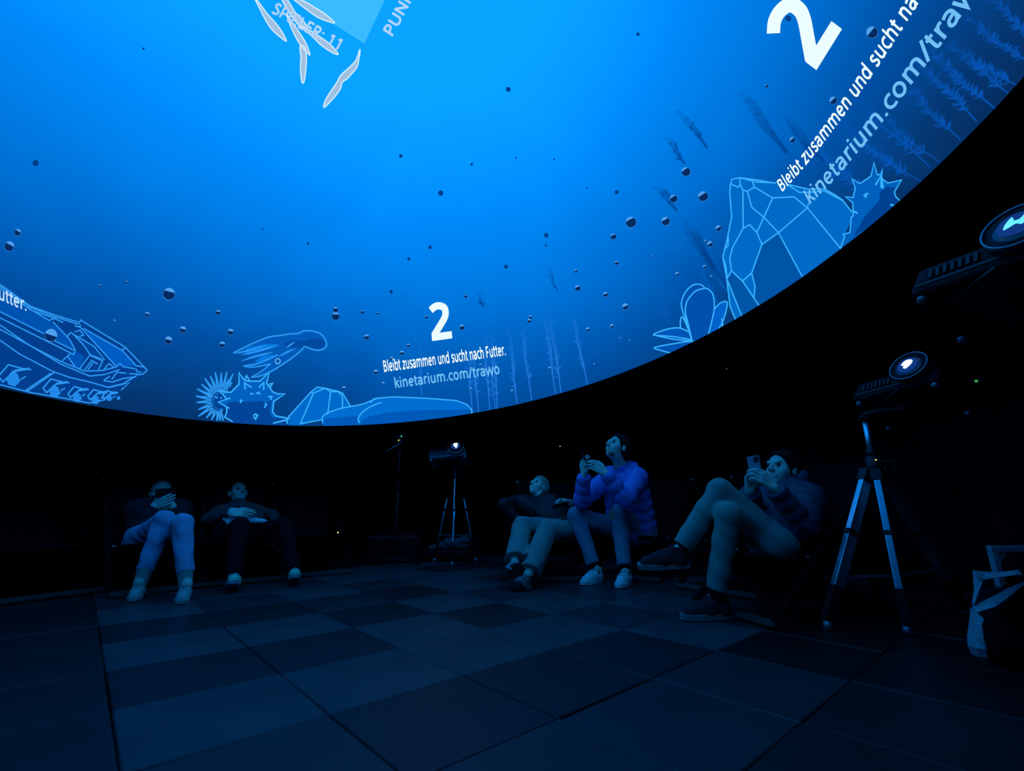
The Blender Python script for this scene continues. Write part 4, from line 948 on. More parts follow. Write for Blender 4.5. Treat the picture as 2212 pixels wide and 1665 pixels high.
# far left: joggers, phone in front of the face
C_ = lambda *a, **k: cloth(*a, **k)
J = dict(toeR=onz(289, 1288, .03), anR=onz(302, 1258, .10), anL=onz(402, 1262, .10))
J['toeL'] = J['anL'] + V3(.075, -.14, -.07)
J['knR'] = chain(J['anR'], 354, 1124, .46, True); J['knL'] = chain(J['anL'], 393, 1131, .46, True)
J['hipR'] = V3(-3.03, 4.02, .375); J['hipL'] = V3(-2.84, 4.16, .365); J['pel'] = (J['hipR'] + J['hipL']) / 2
J['chest'] = V3(-3.15, 4.34, .60); J['head'] = at(347, 1066, 4.5)
J['shR'] = V3(-3.27, 4.19, .61); J['shL'] = V3(-3.03, 4.47, .61)
J['elR'] = at(312, 1116, 4.08); J['elL'] = at(386, 1114, 4.28)
J['wrR'] = at(333, 1092, 4.14); J['wrL'] = at(371, 1091, 4.22)
p1, b1, J1 = person(dict(J=J, face=(.60, -.78, .16), hk=1.04, ph=.3, label='person in pale blue joggers filming with a phone held before the face',
    handR=dict(d=(.80, .25, .42), n=(-.55, .80, .1), t=(0, .3, .95), curl=(18, 35, 30)), handL=dict(d=(-.72, -.35, .42), n=(-.5, .85, .1), t=(0, .3, .95), curl=(18, 35, 30)),
    trousers=dict(r=(.094, .072, .050), mat=C_('blue_jogger', (.40, .43, .60)), hem=.18, wr=.004), jacket=dict(mat=C_('dark_jacket_a', (.022, .024, .028)), cuff=.22, collar=True, waist=.2),
    hair=dict(mat=C_('cropped_hair_a', (.55, .46, .38), bump=.4), th=.003, low=-.05),
    shoes=dict(mats=(C_('pale_shoe', (.55, .46, .42)), C_('pale_sole', (.55, .46, .42)), C_('pale_lace', (.4, .36, .33))), sock=C_('pale_sock', (.40, .34, .30)), k=.95)))
# second: dark jacket, white shirt hem, teal trainers
J = dict(anR=V3(-2.19, 3.93, .10), toeR=V3(-2.145, 3.83, .14), anL=V3(-1.86, 4.24, .10), toeL=V3(-1.82, 4.14, .14))
J['hipR'] = V3(-2.57, 4.44, .37); J['hipL'] = V3(-2.40, 4.57, .37); J['pel'] = (J['hipR'] + J['hipL']) / 2
J['knR'] = V3(-2.32, 4.18, .46); J['knL'] = V3(-2.06, 4.42, .46)
J['chest'] = V3(-2.66, 4.74, .565); J['head'] = at(513, 1064, 4.95)
J['shR'] = V3(-2.80, 4.63, .565); J['shL'] = V3(-2.52, 4.84, .565)
J['elR'] = at(448, 1122, 4.45); J['elL'] = at(590, 1112, 4.74); J['wrR'] = at(500, 1110, 4.38); J['wrL'] = at(598, 1150, 4.55)
p2, b2, J2 = person(dict(J=J, face=(.74, -.52, .42), ph=1.3, hk=1.03, label='lounging person with dark open jacket, white shirt hem and teal trainers',
    handR=dict(d=(.93, .1, .12), n=(-.2, .75, -.7), t=(.1, .4, .9), curl=(12, 22, 20), k=1.1), handL=dict(d=(.3, -.6, -.6), n=(-.6, 0, -.5), t=(-.4, -.6, .4)),
    trousers=dict(r=(.092, .075, .058), mat=C_('black_trousers', (.004, .004, .005))), jacket=dict(mat=C_('dark_green_jacket', (.05, .062, .055)), cuff=.05, waist=.12, ex=-.012),
    hair=dict(mat=C_('cropped_hair_b', (.08, .07, .06), bump=.4), th=.004, low=-.05),
    shoes=dict(mats=(C_('teal_mesh_shoe', (.25, .75, .50)), C_('white_sole', (.42, .42, .42)), C_('grey_lace', (.35, .45, .42)))),
    shoeupR=(-.12, .22, .96), shoeupL=(-.12, .22, .96), shoepR=V3(-2.17, 3.93, .015), shoepL=V3(-1.84, 4.24, .015)))
F = Field(at(530, 1122, 4.4) - .32, at(530, 1122, 4.4) + .32, .007)
a, m_, e = at(490, 1119, 4.40), at(528, 1123, 4.42), at(572, 1126, 4.52)
F.cone(a, m_, .036, .030, .02); F.cone(m_, e, .030, .020, .02); F.cone(at(488, 1112, 4.42), at(494, 1134, 4.36), .020, .008, .02); F.cone(at(500, 1104, 4.42), at(525, 1103, 4.5), .03, .02, .02); F.wrinkle(.003, 1.6)
o = add('shirt', F.mesh('shirt', b2), C_('white_shirt', (.80, .82, .80)), p2)
# centre: reclining, wide trousers
J = dict(anR=at(1113, 1214, 4.04), toeR=at(1070, 1222, 3.92), anL=at(1142, 1240, 3.92), toeL=at(1086, 1258, 3.86))
J['hipR'] = V3(.50, 4.66, .40); J['hipL'] = V3(.66, 4.52, .385); J['pel'] = (J['hipR'] + J['hipL']) / 2
J['knR'] = at(1128, 1136, 4.36); J['knL'] = at(1182, 1146, 4.24)
J['chest'] = V3(.37, 4.83, .60); J['head'] = at(1164, 1052, 5.0)
J['shR'] = at(1112, 1087, 4.80); J['shL'] = at(1196, 1090, 4.95)
J['elR'] = at(1089, 1090, 4.62); J['wrR'] = at(1120, 1128, 4.62); J['elL'] = at(1236, 1106, 4.82); J['wrL'] = at(1232, 1086, 4.58)
p3, b3, J3 = person(dict(J=J, face=(-.62, -.52, .58), hup=(.3, .4, .8), ph=2.1, label='reclining person with pale hair, black jacket and wide slate trousers',
    handL=dict(d=(-.92, -.2, .25), n=(.1, -.3, -.8), t=(-.2, -.9, .2), curl=(20, 40, 35)), 
    trousers=dict(r=(.095, .084, .092), mat=C_('slate_trousers', (.25, .32, .28)), hem=.05, wr=.004), jacket=dict(mat=C_('black_jacket', (.014, .015, .017), spec=.35, rough=.55), cuff=.04, cuffR=-.15, waist=.1),
    hair=dict(mat=C_('pale_hair', (.42, .38, .30), bump=.5), th=.012, low=-.06, back=.6),
    shoes=dict(mats=(C_('black_shoe', (.022, .022, .024)), C_('dark_sole', (.02, .02, .02)), C_('white_lace', (.5, .5, .5)))),
    shoeupR=(-.42, .25, .87), shoeupL=(0, 0, 1), shoefL=(-.62, -.70, 0), shoepL=V3(*(J['anL'] - V3(0, 0, J['anL'][2] - .0))), shoefR=(-.70, -.55, -.18), shoepR=J['anR'] - unit((-.42, .25, .87)) * .095))
bm = bmesh.new()                                     # white side stripe on the shoe
c0 = J['anR'] + V3(-.02, -.075, -.012) - b3
polytube(bm, [c0 + V3(.05, -.005, .02), c0 + V3(.0, -.03, .016), c0 + V3(-.045, -.045, -.006), c0 + V3(-.01, -.055, -.028)], .009, 8)
o = bm_obj('shoe_stripe', bm, C_('white_stripe', (.6, .6, .6)), p3, True)
# centre right: blue jacket
J = dict(toeR=onz(1247, 1258, .03), toeL=onz(1322, 1268, .03), anR=onz(1286, 1230, .10), anL=onz(1350, 1234, .10))
J['knR'] = chain(J['anR'], 1245, 1113, .47, True); J['knL'] = chain(J['anL'], 1337, 1110, .47, True)
J['hipR'] = V3(.965, 4.43, .405); J['hipL'] = V3(1.165, 4.37, .395); J['pel'] = (J['hipR'] + J['hipL']) / 2
J['chest'] = at(1352, 1042, 4.34); J['head'] = at(1334, 967, 4.24)
J['shL'] = at(1378, 1032, 4.20); J['shR'] = at(1318, 1028, 4.44)
J['elL'] = at(1352, 1080, 4.02); J['wrL'] = at(1308, 1022, 3.98); J['elR'] = at(1256, 1082, 4.22); J['wrR'] = at(1262, 1026, 4.08)
p4, b4, J4 = person(dict(J=J, face=(-.74, -.42, .46), hup=(.25, .2, .9), ph=3.3, mouth=True, hk=1.06, res=.0045, label='man in a bright blue puffer jacket sitting upright, gazing up with a phone',
    handL=dict(d=(-.80, -.02, .58), n=(-.35, .90, -.25), t=(.25, -.1, .9), curl=(14, 30, 30), k=1.1), handR=dict(d=(-.12, -.12, .98), n=(.75, .35, .05), t=(.3, -.8, .1), curl=(18, 38, 30), k=1.05),
    trousers=dict(r=(.088, .074, .055), mat=C_('blue_jeans', (.26, .30, .38), scale=60), hem=.10, wr=.0035), jacket=dict(mat=C_('bright_blue_puffer', (.22, .27, .80), rough=.55, spec=.4), cuff=.02, rings=5, amp=.010, ex=.006, hood=True, ch=.06, waist=.02),
    hair=dict(mat=C_('dark_hair', (.02, .016, .013), bump=.5), th=.013, low=-.05),
    shoes=dict(mats=(C_('white_shoe', (.82, .84, .80)), C_('white_rubber', (.82, .84, .80)), C_('white_lace', (.5, .5, .5))), k=1.05)))
s_, f_, u_ = head_axes((-.74, -.42, .46), (.25, .2, .9))
F = Field(J['head'] - .16, J['head'] + .16, .0055); hc = J['head']
F.cone(hc + f_ * .078 - u_ * .050 - s_ * .026, hc + f_ * .078 - u_ * .050 + s_ * .026, .0085, .0085, .008); F.ell(hc + f_ * .055 - u_ * .098, (s_, f_, u_), (.046, .036, .026), .02); F.ell(hc + f_ * .098 - u_ * .066, (s_, f_, u_), (.019, .03, .014), .006, sub=True)
F.wrinkle(.0015, 4)
add('beard', F.mesh('beard', b4), C_('stubble', (.34, .26, .20), bump=.5), p4)
bm = bmesh.new(); nb = J['chest'] + unit(J['head'] - J['chest']) * .125
ax = unit(J['head'] - u_ * .08 - J['chest'])
torus(bm, nb - b4, .066, .014, frame_rot((0, 0, 0), Vector(ax)), 28, 8)
o = bm_obj('collar_lining', bm, C_('orange_lining', (.85, .25, .06)), p4, True); o['label'] = 'orange lining at the collar'
bm = bmesh.new(); box(bm, at(1321, 1112, 4.02) - b4, (.05, .012, .07)); o = bm_obj('lanyard_card', bm, C_('pass_card', (.30, .33, .22)), p4, bevel=.003)
bm = bmesh.new(); polytube(bm, [at(1330, 1030, 4.12) - b4, at(1324, 1070, 4.10) - b4, at(1321, 1106, 4.02) - b4], .004, 6); bm_obj('lanyard_strap', bm, C_('strap_dark', (.03, .03, .03)), p4)
# right: crossed legs
J = dict(toeR=onz(1485, 1326, .03), anR=onz(1546, 1290, .11))
J['knR'] = at(1573, 1110, 2.82); J['hipR'] = V3(1.58, 3.08, .385); J['hipL'] = V3(1.545, 2.90, .41); J['pel'] = (J['hipR'] + J['hipL']) / 2
J['knL'] = at(1555, 1058, 2.92); J['anL'] = at(1466, 1192, 2.96); J['toeL'] = at(1390, 1218, 3.0)
J['chest'] = V3(1.785, 3.11, .645); J['head'] = at(1690, 1014, 3.13)
J['shL'] = V3(1.82, 2.97, .655); J['shR'] = V3(1.72, 3.26, .655); J['elL'] = V3(1.70, 2.85, .49); J['wrL'] = at(1672, 1054, 2.80); J['elR'] = V3(1.56, 3.16, .55); J['wrR'] = at(1620, 1060, 2.94)
p5, b5, J5 = person(dict(J=J, face=(-.86, -.40, .26), ph=4.3, hk=1.04, res=.0045, label='man in a dark puffer jacket with crossed legs, right of the blue jacket',
    handL=dict(d=(-.66, .05, .74), n=(-.5, .8, .1), t=(.5, -.1, .6), curl=(24, 42, 35), k=1.05), handR=dict(d=(.10, -.1, .98), n=(.35, -.85, .1), t=(.8, .3, .1), curl=(30, 45, 35), k=1.0),
    trousers=dict(r=(.090, .068, .057), mat=C_('teal_grey_trousers', (.30, .36, .30)), hem=.09, wr=.0034, wf=.8), jacket=dict(mat=C_('navy_puffer', (.07, .065, .10), rough=.5, spec=.4), cuff=.05, rings=6, amp=.011, ex=.004, hood=True, waist=.05),
    hair=dict(mat=C_('dark_hair_b', (.012, .010, .009), bump=.5), th=.015, low=-.05),
    shoes=dict(mats=(C_('charcoal_shoe', (.035, .033, .034)), C_('grey_white_sole', (.34, .30, .28)), C_('charcoal_lace', (.05, .05, .05))), k=1.12),
    shoeupL=(.18, -.25, .95), shoefL=(-.93, .25, -.06)))

# ------------------------------------------------------------------ phones in the hands
M["phone"] = mat('phone_black', (.012, .012, .014), .25, spec=.5, var=.1)
def phone(label, c, nrm, upv, matl=None, scr=0.0, case=None):
    n, u = ortho(nrm, upv); s = np.cross(u, n)
    t = thing('phone', label, 'phone', tuple(c)); mm = Matrix(((s[0], u[0], n[0]), (s[1], u[1], n[1]), (s[2], u[2], n[2])))
    t.rotation_euler = mm.to_euler()
    bm = bmesh.new(); box(bm, (0, 0, 0), (.074, .152, .009)); bm_obj('case', bm, matl or M['phone'], t, bevel=.0035)
    bm = bmesh.new(); box(bm, (0, 0, -.0048), (.068, .146, .001)); bm_obj('screen', bm, emis('screen_glow', (.25, .45, .8), scr) if scr else M['lens_glass'], t)
    bm = bmesh.new(); box(bm, (.018, .052, .0055), (.030, .034, .003)); isl = bm_obj('camera_island', bm, M['phone'], t, bevel=.001)
    for q in ((.011, .060), (.025, .060), (.011, .044)):
        bm = bmesh.new(); tube(bm, (q[0], q[1], .006), (q[0], q[1], .009), .0055, seg=14); bm_obj('lens', bm, M['lens_glass'], isl)
    return t
phone('black phone hiding the face of the person in pale joggers', at(358, 1064, 4.16), (.80, -.55, -.1), (.55, .80, .1))
phone('dark phone in the raised hands of the man in blue', at(1259, 984, 4.04), (-.80, -.1, -.35), (-.25, -.1, .95))
phone('pale phone held up by the man with crossed legs', at(1631, 1012, 2.86), (-.80, -.60, .05), (-.1, .0, 1), mat('phone_pale_case', (.30, .32, .36), .35, spec=.5, var=.1))
phone('small phone in the hand of the reclining person', J3['wrL'] + V3(-.10, -.05, -.02), (-.2, .5, .8), (-.9, .1, .1))

# ------------------------------------------------------------------ projectors and tripods
GLOW = emis('projector_light', (.72, .90, 1.0), 9.0, sample=True)
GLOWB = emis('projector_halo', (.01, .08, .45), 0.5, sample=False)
def projector(label, lens, fwd, roll=0.0, blob=None, halo=.05, body=None, glow=None, trim=None):
    f = unit(fwd); u = unit(V3(0, 0, 1) - f[2] * f); l = np.cross(u, f)          # l: the projector's own left
    u, l = u * math.cos(roll) + l * math.sin(roll), l * math.cos(roll) - u * math.sin(roll)
    L = np.array(lens); c = L - f * .18 - l * .10 - u * .045
    t = thing('projector', label, 'projector', tuple(c)); rx = -l
    t.rotation_euler = Matrix(((rx[0], f[0], u[0]), (rx[1], f[1], u[1]), (rx[2], f[2], u[2]))).to_euler()
    bm = bmesh.new(); vs = box(bm, (0, -.02, 0), (.44, .32, .135))
    for v in vs:
        if v.co.z > 0: v.co.x *= .92; v.co.y = v.co.y * .94
    bm_obj('body', bm, body or M['shaded_plastic'], t, True, bevel=.022)
    bm = bmesh.new(); box(bm, (0, .137, -.028), (.40, .01, .012)); bm_obj('front_groove', bm, M['black_plastic'], t)
    for k in range(7):
        bm = bmesh.new(); box(bm, (.02 + k * .022, .140, .012), (.010, .012, .045)); bm_obj('vent_slat', bm, M['black_plastic'], t)
    for sx in (-1, 1):
        for sy in (.11, -.15):
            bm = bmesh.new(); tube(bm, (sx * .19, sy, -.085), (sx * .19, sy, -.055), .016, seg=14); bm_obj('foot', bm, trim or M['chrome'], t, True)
    LC = V3(-.10, .12, .045)
    bm = bmesh.new(); tube(bm, LC, LC + V3(0, .06, 0), .092, seg=40); bm_obj('lens_barrel', bm, M['black_plastic'], t, True)
    rot = frame_rot((0, 0, 0), (0, 1, 0))
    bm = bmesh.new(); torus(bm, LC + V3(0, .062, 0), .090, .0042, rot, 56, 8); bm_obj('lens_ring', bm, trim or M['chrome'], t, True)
    bm = bmesh.new(); ball(bm, LC + V3(0, .042, 0), 1, 32, (.080, .030, .080)); gl = bm_obj('lens_glass', bm, M['lens_glass'], t, True)
    bm = bmesh.new(); bl = blob or [(-.6, .75), (0, .8), (.65, .75), (.75, .1), (.55, -.55), (.2, -.95), (-.15, -.55), (-.6, -.15)]
    pts = smooth_pts([V3(a * .030, b * .036, 0)[:2] for a, b in bl], 3, True)
    lo = [bm.verts.new((LC[0] - p[0], LC[1] + .0735, LC[2] + p[1])) for p in pts]; hi = [bm.verts.new((LC[0] - p[0] * .9, LC[1] + .0775, LC[2] + p[1] * .9)) for p in pts]
    bm.faces.new(lo); bm.faces.new(hi)
    for i in range(len(lo)): bm.faces.new((lo[i], lo[(i + 1) % len(lo)], hi[(i + 1) % len(lo)], hi[i]))
    bm_obj('light_gate', bm, glow or GLOW, t)
    bm = bmesh.new(); tube(bm, LC + V3(0, .068, 0), LC + V3(0, .0732, 0), halo, halo * .9, seg=36); bm_obj('lens_halo', bm, GLOWB, t, True)  # blue halo around the lens light, put in as a glowing disc
    return t, c, u
M['polished'] = mat('polished_tube', (.95, .96, 1.0), .34, metal=.55, var=.04)
def tripod(label, ctr, zhub, ztop, feet, wide, mount, led=None, shaded_leg=None):
    base = V3(ctr[0], ctr[1], 0)
    t = thing('tripod', label, 'tripod', tuple(base))
    bm = bmesh.new(); tube(bm, (0, 0, zhub - .02), (0, 0, ztop), .017, seg=16); bm_obj('column', bm, M['aluminium'], t, True)
    bm = bmesh.new(); tube(bm, (0, 0, zhub - .07), (0, 0, zhub + .05), .045, .034, seg=18); tube(bm, (0, 0, zhub + .05), (0, 0, zhub + .09), .026, seg=16); bm_obj('hub', bm, M['black_plastic'], t, True)
    bm = bmesh.new(); tube(bm, (0, 0, ztop - .03), (0, 0, ztop), .03, seg=16); tube(bm, (.0, 0, ztop - .015), (-.07, -.05, ztop - .03), .008, seg=8); bm_obj('clamp', bm, M['black_plastic'], t)
    bm = bmesh.new(); tube(bm, (.03, -.02, zhub + .02), (.085, -.05, zhub + .02), .007, seg=8); tube(bm, (.085, -.05, zhub + .02), (.085, -.05, zhub - .03), .009, seg=8); bm_obj('crank', bm, M['black_plastic'], t)
    m0 = np.array(mount[0]) - base; bm = bmesh.new(); polytube(bm, [V3(0, 0, ztop), m0 * .4 + V3(0, 0, ztop) * .6 + V3(0, 0, .01), m0], .018, 10); bm_obj('mount_arm', bm, M['black_plastic'], t)
    u = mount[1]; n, x = ortho(u, (1, 0, 0)); y = np.cross(n, x)
    bm = bmesh.new(); box(bm, m0 + n * .006, (.24, .20, .012), Matrix(((x[0], y[0], n[0]), (x[1], y[1], n[1]), (x[2], y[2], n[2])))); bm_obj('plate', bm, M['black_plastic'], t, bevel=.003)
    for i, ft in enumerate(feet):
        fp = V3(ft[0], ft[1], 0) - base; d = unit(fp); a = d * .045 + V3(0, 0, zhub - .03); b = fp + V3(0, 0, .03)
        q = lambda s: a + (b - a) * s
        side = np.cross(d, (0, 0, 1))
        alu = M['alu_dim'] if shaded_leg == i else M['aluminium']  # rear leg's shade is put into a duller metal
        bm = bmesh.new()
        if wide < .03 and i > 0: tube(bm, q(.3), q(.80), .0085, seg=20); leg = bm_obj('leg', bm, M['polished'], t, True)
        elif wide < .03: bar(bm, q(.0), q(.90), wide * .8, wide * .4, tuple(side)); leg = bm_obj('leg', bm, M['polished'], t, bevel=.002)
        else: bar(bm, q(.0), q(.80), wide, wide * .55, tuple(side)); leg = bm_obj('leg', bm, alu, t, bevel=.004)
        bm = bmesh.new(); bar(bm, q(.0) - d * .002, q(.08), wide * 1.2, wide * .9, tuple(side)); bm_obj('leg_joint', bm, M['black_plastic'], leg, bevel=.003)
        bm = bmesh.new(); bar(bm, q(.42), q(.45), wide * 1.2, wide * .8, tuple(side)); bm_obj('leg_clamp', bm, M['black_plastic'], leg, bevel=.003)
        bm = bmesh.new(); bar(bm, q(.78), q(.985), wide * 1.05, wide * .65, tuple(side)); bm_obj('lower_sleeve', bm, M['rubber'], leg, bevel=.003)
        bm = bmesh.new(); tube(bm, b - V3(0, 0, .03), b + V3(0, 0, .012), .026, .018, seg=14); bm_obj('foot', bm, M['alu_dim'], leg, True)
        bm = bmesh.new(); s0 = q(.72); bar(bm, s0, V3(0, 0, s0[2] - .005), .010, .014); bm_obj('spreader', bm, M['alu_dim'], t)
    bm = bmesh.new(); tube(bm, (0, 0, q(.72)[2] - .05), (0, 0, zhub * .62), .011, seg=12); bm_obj('centre_rod', bm, M['aluminium'], t, True)
    if led:
        bm = bmesh.new(); ball(bm, V3(*led) - base, .004, 8); bm_obj('indicator', bm, emis('amber_indicator', (1, .75, .2), 1.5), t)
    return t
# far projector
pr, pc, pu = projector('small bright projector on slim tripod, in the middle of the far side', at(984, 962, 5.36), (.0, -.965, .26), R_(-6), body=mat('projector_lit', (.24, .24, .26), .42, spec=.45, var=.1))  # same model, paler body: its stronger light is put into the colour
tripod('slim silver and black tripod under the middle projector', (-.67, 5.60), 1.03, 1.13, [(-.655, 5.36), (-.90, 5.73), (-.43, 5.74)], .026, (pc - pu * .085, pu))
# projector right
pr, pc, pu = projector('dark projector with glowing lens high on the right tripod', at(1962, 790, 2.46), (-.80, -.30, .52), R_(-4), [(-.9, .1), (-.3, .75), (.5, .8), (.9, .4), (.7, -.1), (.3, -.5), (-.1, -.75), (-.5, -.55), (-.3, -.1)], trim=M['alu_dim'])  # body and trim darker: shade under the rim put into the colour
tripod('large silver tripod with wide legs beside the man with crossed legs', (2.06, 2.72), .83, 1.12, [(1.60, 2.63), (1.925, 2.53), (2.62, 2.97)], .058, (pc - pu * .085, pu), led=tuple(at(1892, 993, 2.66)), shaded_leg=2)
# projector at the right edge
pr, pc, pu = projector('projector cut off by the right edge of the picture, lens glowing blue', at(2197, 487, 1.36), (-.80, -.36, .48), R_(0), [(-.95, -.4), (-.8, .2), (-.2, .9), (-.05, .3), (.5, .2), (.9, .6), (.95, .1), (.6, -.5), (.1, -.15), (-.5, -.35)], glow=emis('projector_light_blue', (.10, .55, 1.0), 1.6, sample=True), trim=M['alu_dim'])  # shade put into the dark body and trim here as well
tripod('tripod of the projector cut off by the right edge', (2.08, 1.36), .83, 1.15, [(2.02, 1.08), (1.84, 1.62), (2.36, 1.50)], .044, (pc - pu * .085, pu))

# ------------------------------------------------------------------ microphone stand with a small receiver
b = onz(851, 1226); t = thing('microphone_stand', 'thin black microphone stand with green and yellow lights on top', 'mic stand', (b[0], b[1], 0))
top = 1.30
bm = bmesh.new(); tube(bm, (0, 0, .02), (0, 0, .82), .011, seg=12); bm_obj('lower_tube', bm, M['black_plastic'], t, True)
bm = bmesh.new(); tube(bm, (0, 0, .80), (0, 0, top), .008, seg=12); bm_obj('upper_tube', bm, M['black_plastic'], t, True)
bm = bmesh.new(); tube(bm, (0, 0, .78), (0, 0, .87), .017, seg=14); bm_obj('clutch', bm, M['rubber'], t, True)
bm = bmesh.new(); tube(bm, (0, 0, .98), (0, 0, 1.06), .015, seg=14); bm_obj('clutch', bm, M['rubber'], t, True)
for k in range(3):
    a = 2 * math.pi * k / 3 + .5; bm = bmesh.new(); tube(bm, (0, 0, .10), (.28 * math.cos(a), .28 * math.sin(a), .012), .008, seg=10); bm_obj('leg', bm, M['black_plastic'], t, True)
bm = bmesh.new(); tube(bm, (.02, 0, top + .01), (-.15, -.05, top - .10), .007, seg=10); bm_obj('boom', bm, M['alu_dim'], t, True)
bm = bmesh.new(); box(bm, (0, 0, top + .045), (.05, .04, .09)); rc = bm_obj('receiver', bm, M['black_plastic'], t, bevel=.004)
for nm, p, col in (('green_light', (.012, -.026, top + .075), (.1, 1, .35)), ('yellow_light', (-.016, -.026, top + .03), (.75, .9, .1))):
    bm = bmesh.new(); ball(bm, p, .0075, 8); bm_obj(nm, bm, emis(nm, col, 1.1), rc, True)

# ------------------------------------------------------------------ cases and cloth behind the far tripod
def flight_case(label, c, s, rz):
    t = thing('flight_case', label, 'case', (c[0], c[1], 0), rz)
    bm = bmesh.new(); box(bm, (0, 0, s[2] * .5 + .01), (s[0], s[1], s[2] - .02)); bm_obj('body', bm, M['black_cloth'], t, bevel=.008)
    bm = bmesh.new(); box(bm, (0, 0, s[2] + .0), (s[0] + .012, s[1] + .012, .03)); bm_obj('lid', bm, M['case_lid'], t, bevel=.006)
    for sx in (-1, 1):
        bm = bmesh.new(); box(bm, (sx * s[0] * .3, -s[1] / 2 - .008, s[2] * .82), (.05, .012, .06)); bm_obj('latch', bm, M['black_plastic'], t, bevel=.002)
    bm = bmesh.new(); polytube(bm, [(-.06, -s[1] / 2 - .005, s[2] * .5), (-.06, -s[1] / 2 - .03, s[2] * .5), (.06, -s[1] / 2 - .03, s[2] * .5), (.06, -s[1] / 2 - .005, s[2] * .5)], .007); bm_obj('handle', bm, M['rubber'], t)
    return t
M['case_lid'] = mat('case_lid', (.02, .02, .022), .5, spec=.4, var=.2)
flight_case('black flight case behind the microphone stand', (-1.37, 5.80), (.56, .36, .28), 0.04)
flight_case('low black case behind the slim tripod with cloth on it', (-.78, 6.0), (.54, .34, .10), -0.05)
F = Field((-1.15, 5.7, .08), (-.35, 6.2, .45), .008)
F.cone((-1.0, 5.95, .135), (-.78, 5.92, .185), .022, .055, .03); F.cone((-.78, 5.92, .185), (-.56, 5.94, .225), .055, .045, .04); F.cone((-.66, 5.94, .16), (-.54, 5.96, .17), .04, .035, .03)
F.wrinkle(.006, .9, 1.0)
o = add('cloth_bundle', F.mesh('cloth_bundle', (-.78, 5.93, .10)), cloth('grey_bundle', (.16, .17, .18)), loc=(-.78, 5.93, .10)); tag(o, 'pale crumpled cloth bundle behind the slim tripod', 'cloth')

# ------------------------------------------------------------------ bag and tube frame at the right edge
M['tube_white'] = mat('white_lacquered_tube', (.34, .35, .37), .4, spec=.4, var=.06)
t = thing('tube_frame', 'white square tube frame standing behind the crumpled bag', 'metal frame', (2.30, 2.16, 0))
zt = .425
for z in (zt, .12):
    bm = bmesh.new(); bar(bm, (-.235, 0, z), (.25, 0, z), .026, .026); bm_obj('rail', bm, M['tube_white'], t, bevel=.004)
for x in (-.222, .237):
    bm = bmesh.new(); bar(bm, (x, 0, 0), (x, 0, zt - .013), .026, .026); bm_obj('upright', bm, M['tube_white'], t, bevel=.004)
    bm = bmesh.new(); bar(bm, (x, -.02, .012), (x, .16, .012), .026, .024); bm_obj('foot', bm, M['rubber'], t, bevel=.004)
    bm = bmesh.new(); bar(bm, (x, 0, zt - .06), (x + (.05 if x < 0 else -.05), 0, zt - .012), .014, .014); bm_obj('corner_brace', bm, M['tube_white'], t)
t2 = thing('backpack', 'black bag on the floor at the right edge', 'bag', (2.02, 2.09, 0))
F = Field((-.22, -.14, -.01), (.32, .16, .34), .009)
F.cone((-.05, 0, .085), (.16, .02, .10), .095, .10, .05); F.cone((-.06, .0, .20), (.16, .02, .20), .075, .085, .06); F.g = np.maximum(F.g, -F.ax[2][None, None, :] .astype(np.float32)); F.wrinkle(.006, .8)
add('body', F.mesh('body', (0, 0, 0)), M['black_cloth'], t2)
bm = bmesh.new(); polytube(bm, [(.0, -.07, .26), (.04, -.10, .24), (.12, -.115, .15), (.16, -.10, .04)], .010, 8); bm_obj('strap', bm, M['black_plastic'], t2, True)
bm = bmesh.new(); polytube(bm, [(0, .0, .275), (.02, -.01, .31), (.08, -.01, .31), (.10, 0, .275)], .008, 8); bm_obj('grab_loop', bm, M['black_plastic'], t2, True)
# crumpled paper draped over the bag
PB = at(2110, 1330, 2.0); PB[2] = 0
def sheet(name, rows, par, matl, th=.003):
    bm = bmesh.new(); g = [[bm.verts.new(np.array(p) - PB) for p in r] for r in rows]; fs = []
    for a, b2_ in zip(g[:-1], g[1:]):
        for i in range(len(a) - 1): fs.append(bm.faces.new((a[i], a[i + 1], b2_[i + 1], b2_[i])))
    bmesh.ops.triangulate(bm, faces=fs); bmesh.ops.recalc_face_normals(bm, faces=bm.faces); bmesh.ops.solidify(bm, geom=list(bm.faces), thickness=th)
    return bm_obj(name, bm, matl, par)
PAP = cloth('crumpled_paper', (.36, .37, .39), bump=.3)
pb = thing('paper_bag', 'crumpled pale paper bag slumped over the black bag at right edge', 'paper bag', tuple(PB))
sheet('top_flap', [[at(2101, 1231, 2.02), at(2125, 1234, 2.08), at(2152, 1236, 2.10), at(2202, 1230, 2.14), at(2209, 1240, 2.12)], [at(2107, 1242, 1.98), at(2128, 1251, 1.96), at(2160, 1246, 2.0), at(2190, 1242, 2.03), at(2207, 1241, 2.08)]], pb, PAP)
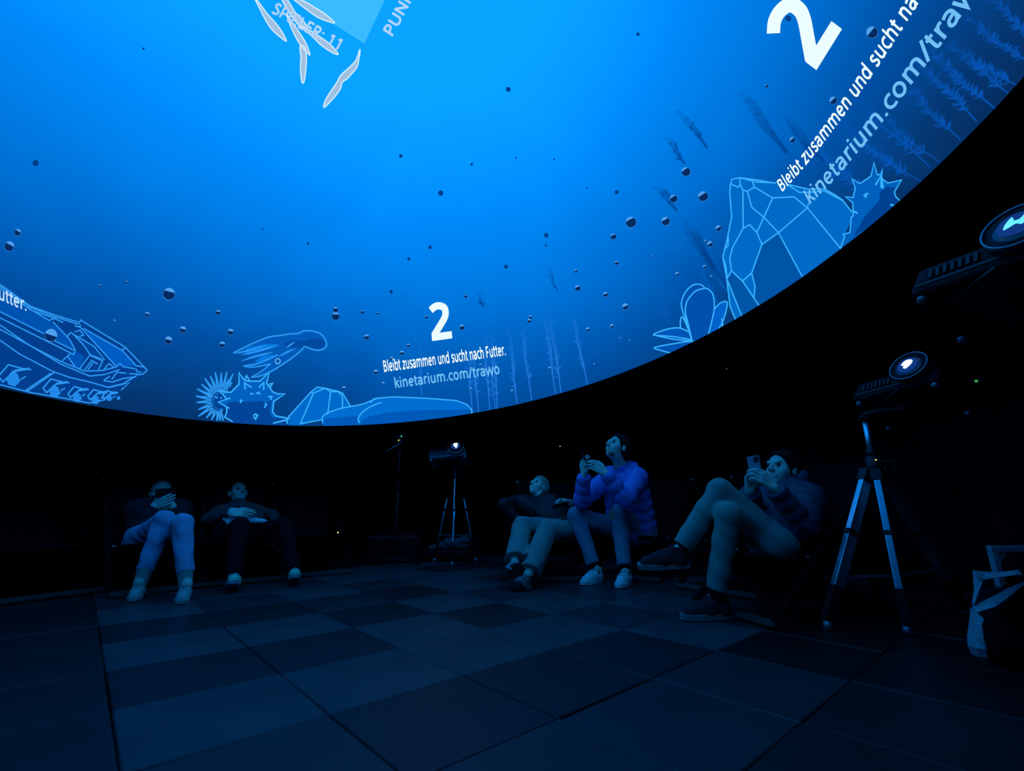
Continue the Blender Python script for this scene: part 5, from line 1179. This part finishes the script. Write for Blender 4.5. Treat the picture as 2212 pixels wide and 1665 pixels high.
sheet('side_fold', [[at(2101, 1231, 2.02), at(2124, 1252, 1.97), at(2138, 1252, 2.03)], [at(2104, 1275, 2.0), at(2112, 1283, 1.95), at(2122, 1270, 2.0)], [at(2099, 1303, 1.97), at(2105, 1304, 1.94), at(2114, 1296, 1.98)]], pb, PAP)
sheet('front_fold', [[at(2100, 1308, 1.95), at(2140, 1290, 1.95), at(2172, 1272, 1.99), at(2200, 1260, 2.05), at(2222, 1252, 2.1)], [at(2112, 1322, 1.90), at(2150, 1310, 1.91), at(2178, 1290, 1.95), at(2204, 1268, 2.02), at(2224, 1256, 2.08)], [at(2124, 1334, 1.93), at(2150, 1324, 1.95), at(2176, 1302, 1.99), at(2202, 1278, 2.05), at(2222, 1262, 2.1)]], pb, PAP)
sheet('hanging_strip', [[at(2097, 1312, 1.97), at(2109, 1320, 1.93), at(2124, 1336, 1.88)], [at(2093, 1345, 1.97), at(2106, 1348, 1.92), at(2119, 1348, 1.87)], [at(2089, 1372, 1.96), at(2104, 1380, 1.91), at(2123, 1374, 1.86)], [at(2090, 1394, 1.95), at(2108, 1400, 1.90), at(2130, 1402, 1.86)], [at(2098, 1412, 1.95), at(2112, 1418, 1.91), at(2133, 1420, 1.88)], [at(2118, 1428, 1.97), at(2128, 1432, 1.95), at(2137, 1436, 1.93)]], pb, PAP)

# ------------------------------------------------------------------ small indicator lights along the curtain
def led(label, p, col, r=.006, k=1.2, cat='led light'):
    t = thing('indicator_lamp', label, cat, tuple(p)); d = unit(V3(p[0], p[1], 0) - V3(DC[0], DC[1], 0))
    bm = bmesh.new(); box(bm, d * .03, (.05, .05, .03)); bm_obj('housing', bm, M['black_plastic'], t, bevel=.004)
    bm = bmesh.new(); ball(bm, -d * .006, r, 8); bm_obj('bead', bm, emis('led_bead', col, k), t, True)
led('tiny yellow light low down right of the empty deck chair', at(730, 1150, 5.75), (.8, .8, .25), .009)
led('tiny white light on the curtain left of the blue jacket man', at(1210, 964, 6.0), (.8, .8, .75), .006)
led('tiny green light on the curtain at far right', at(2110, 823, 3.1), (.05, .45, .08), .009, .8)
led('pinpoint white light on the curtain under the faceted rock', at(1570, 797, 4.75), (.7, .7, .7), .004, .6)
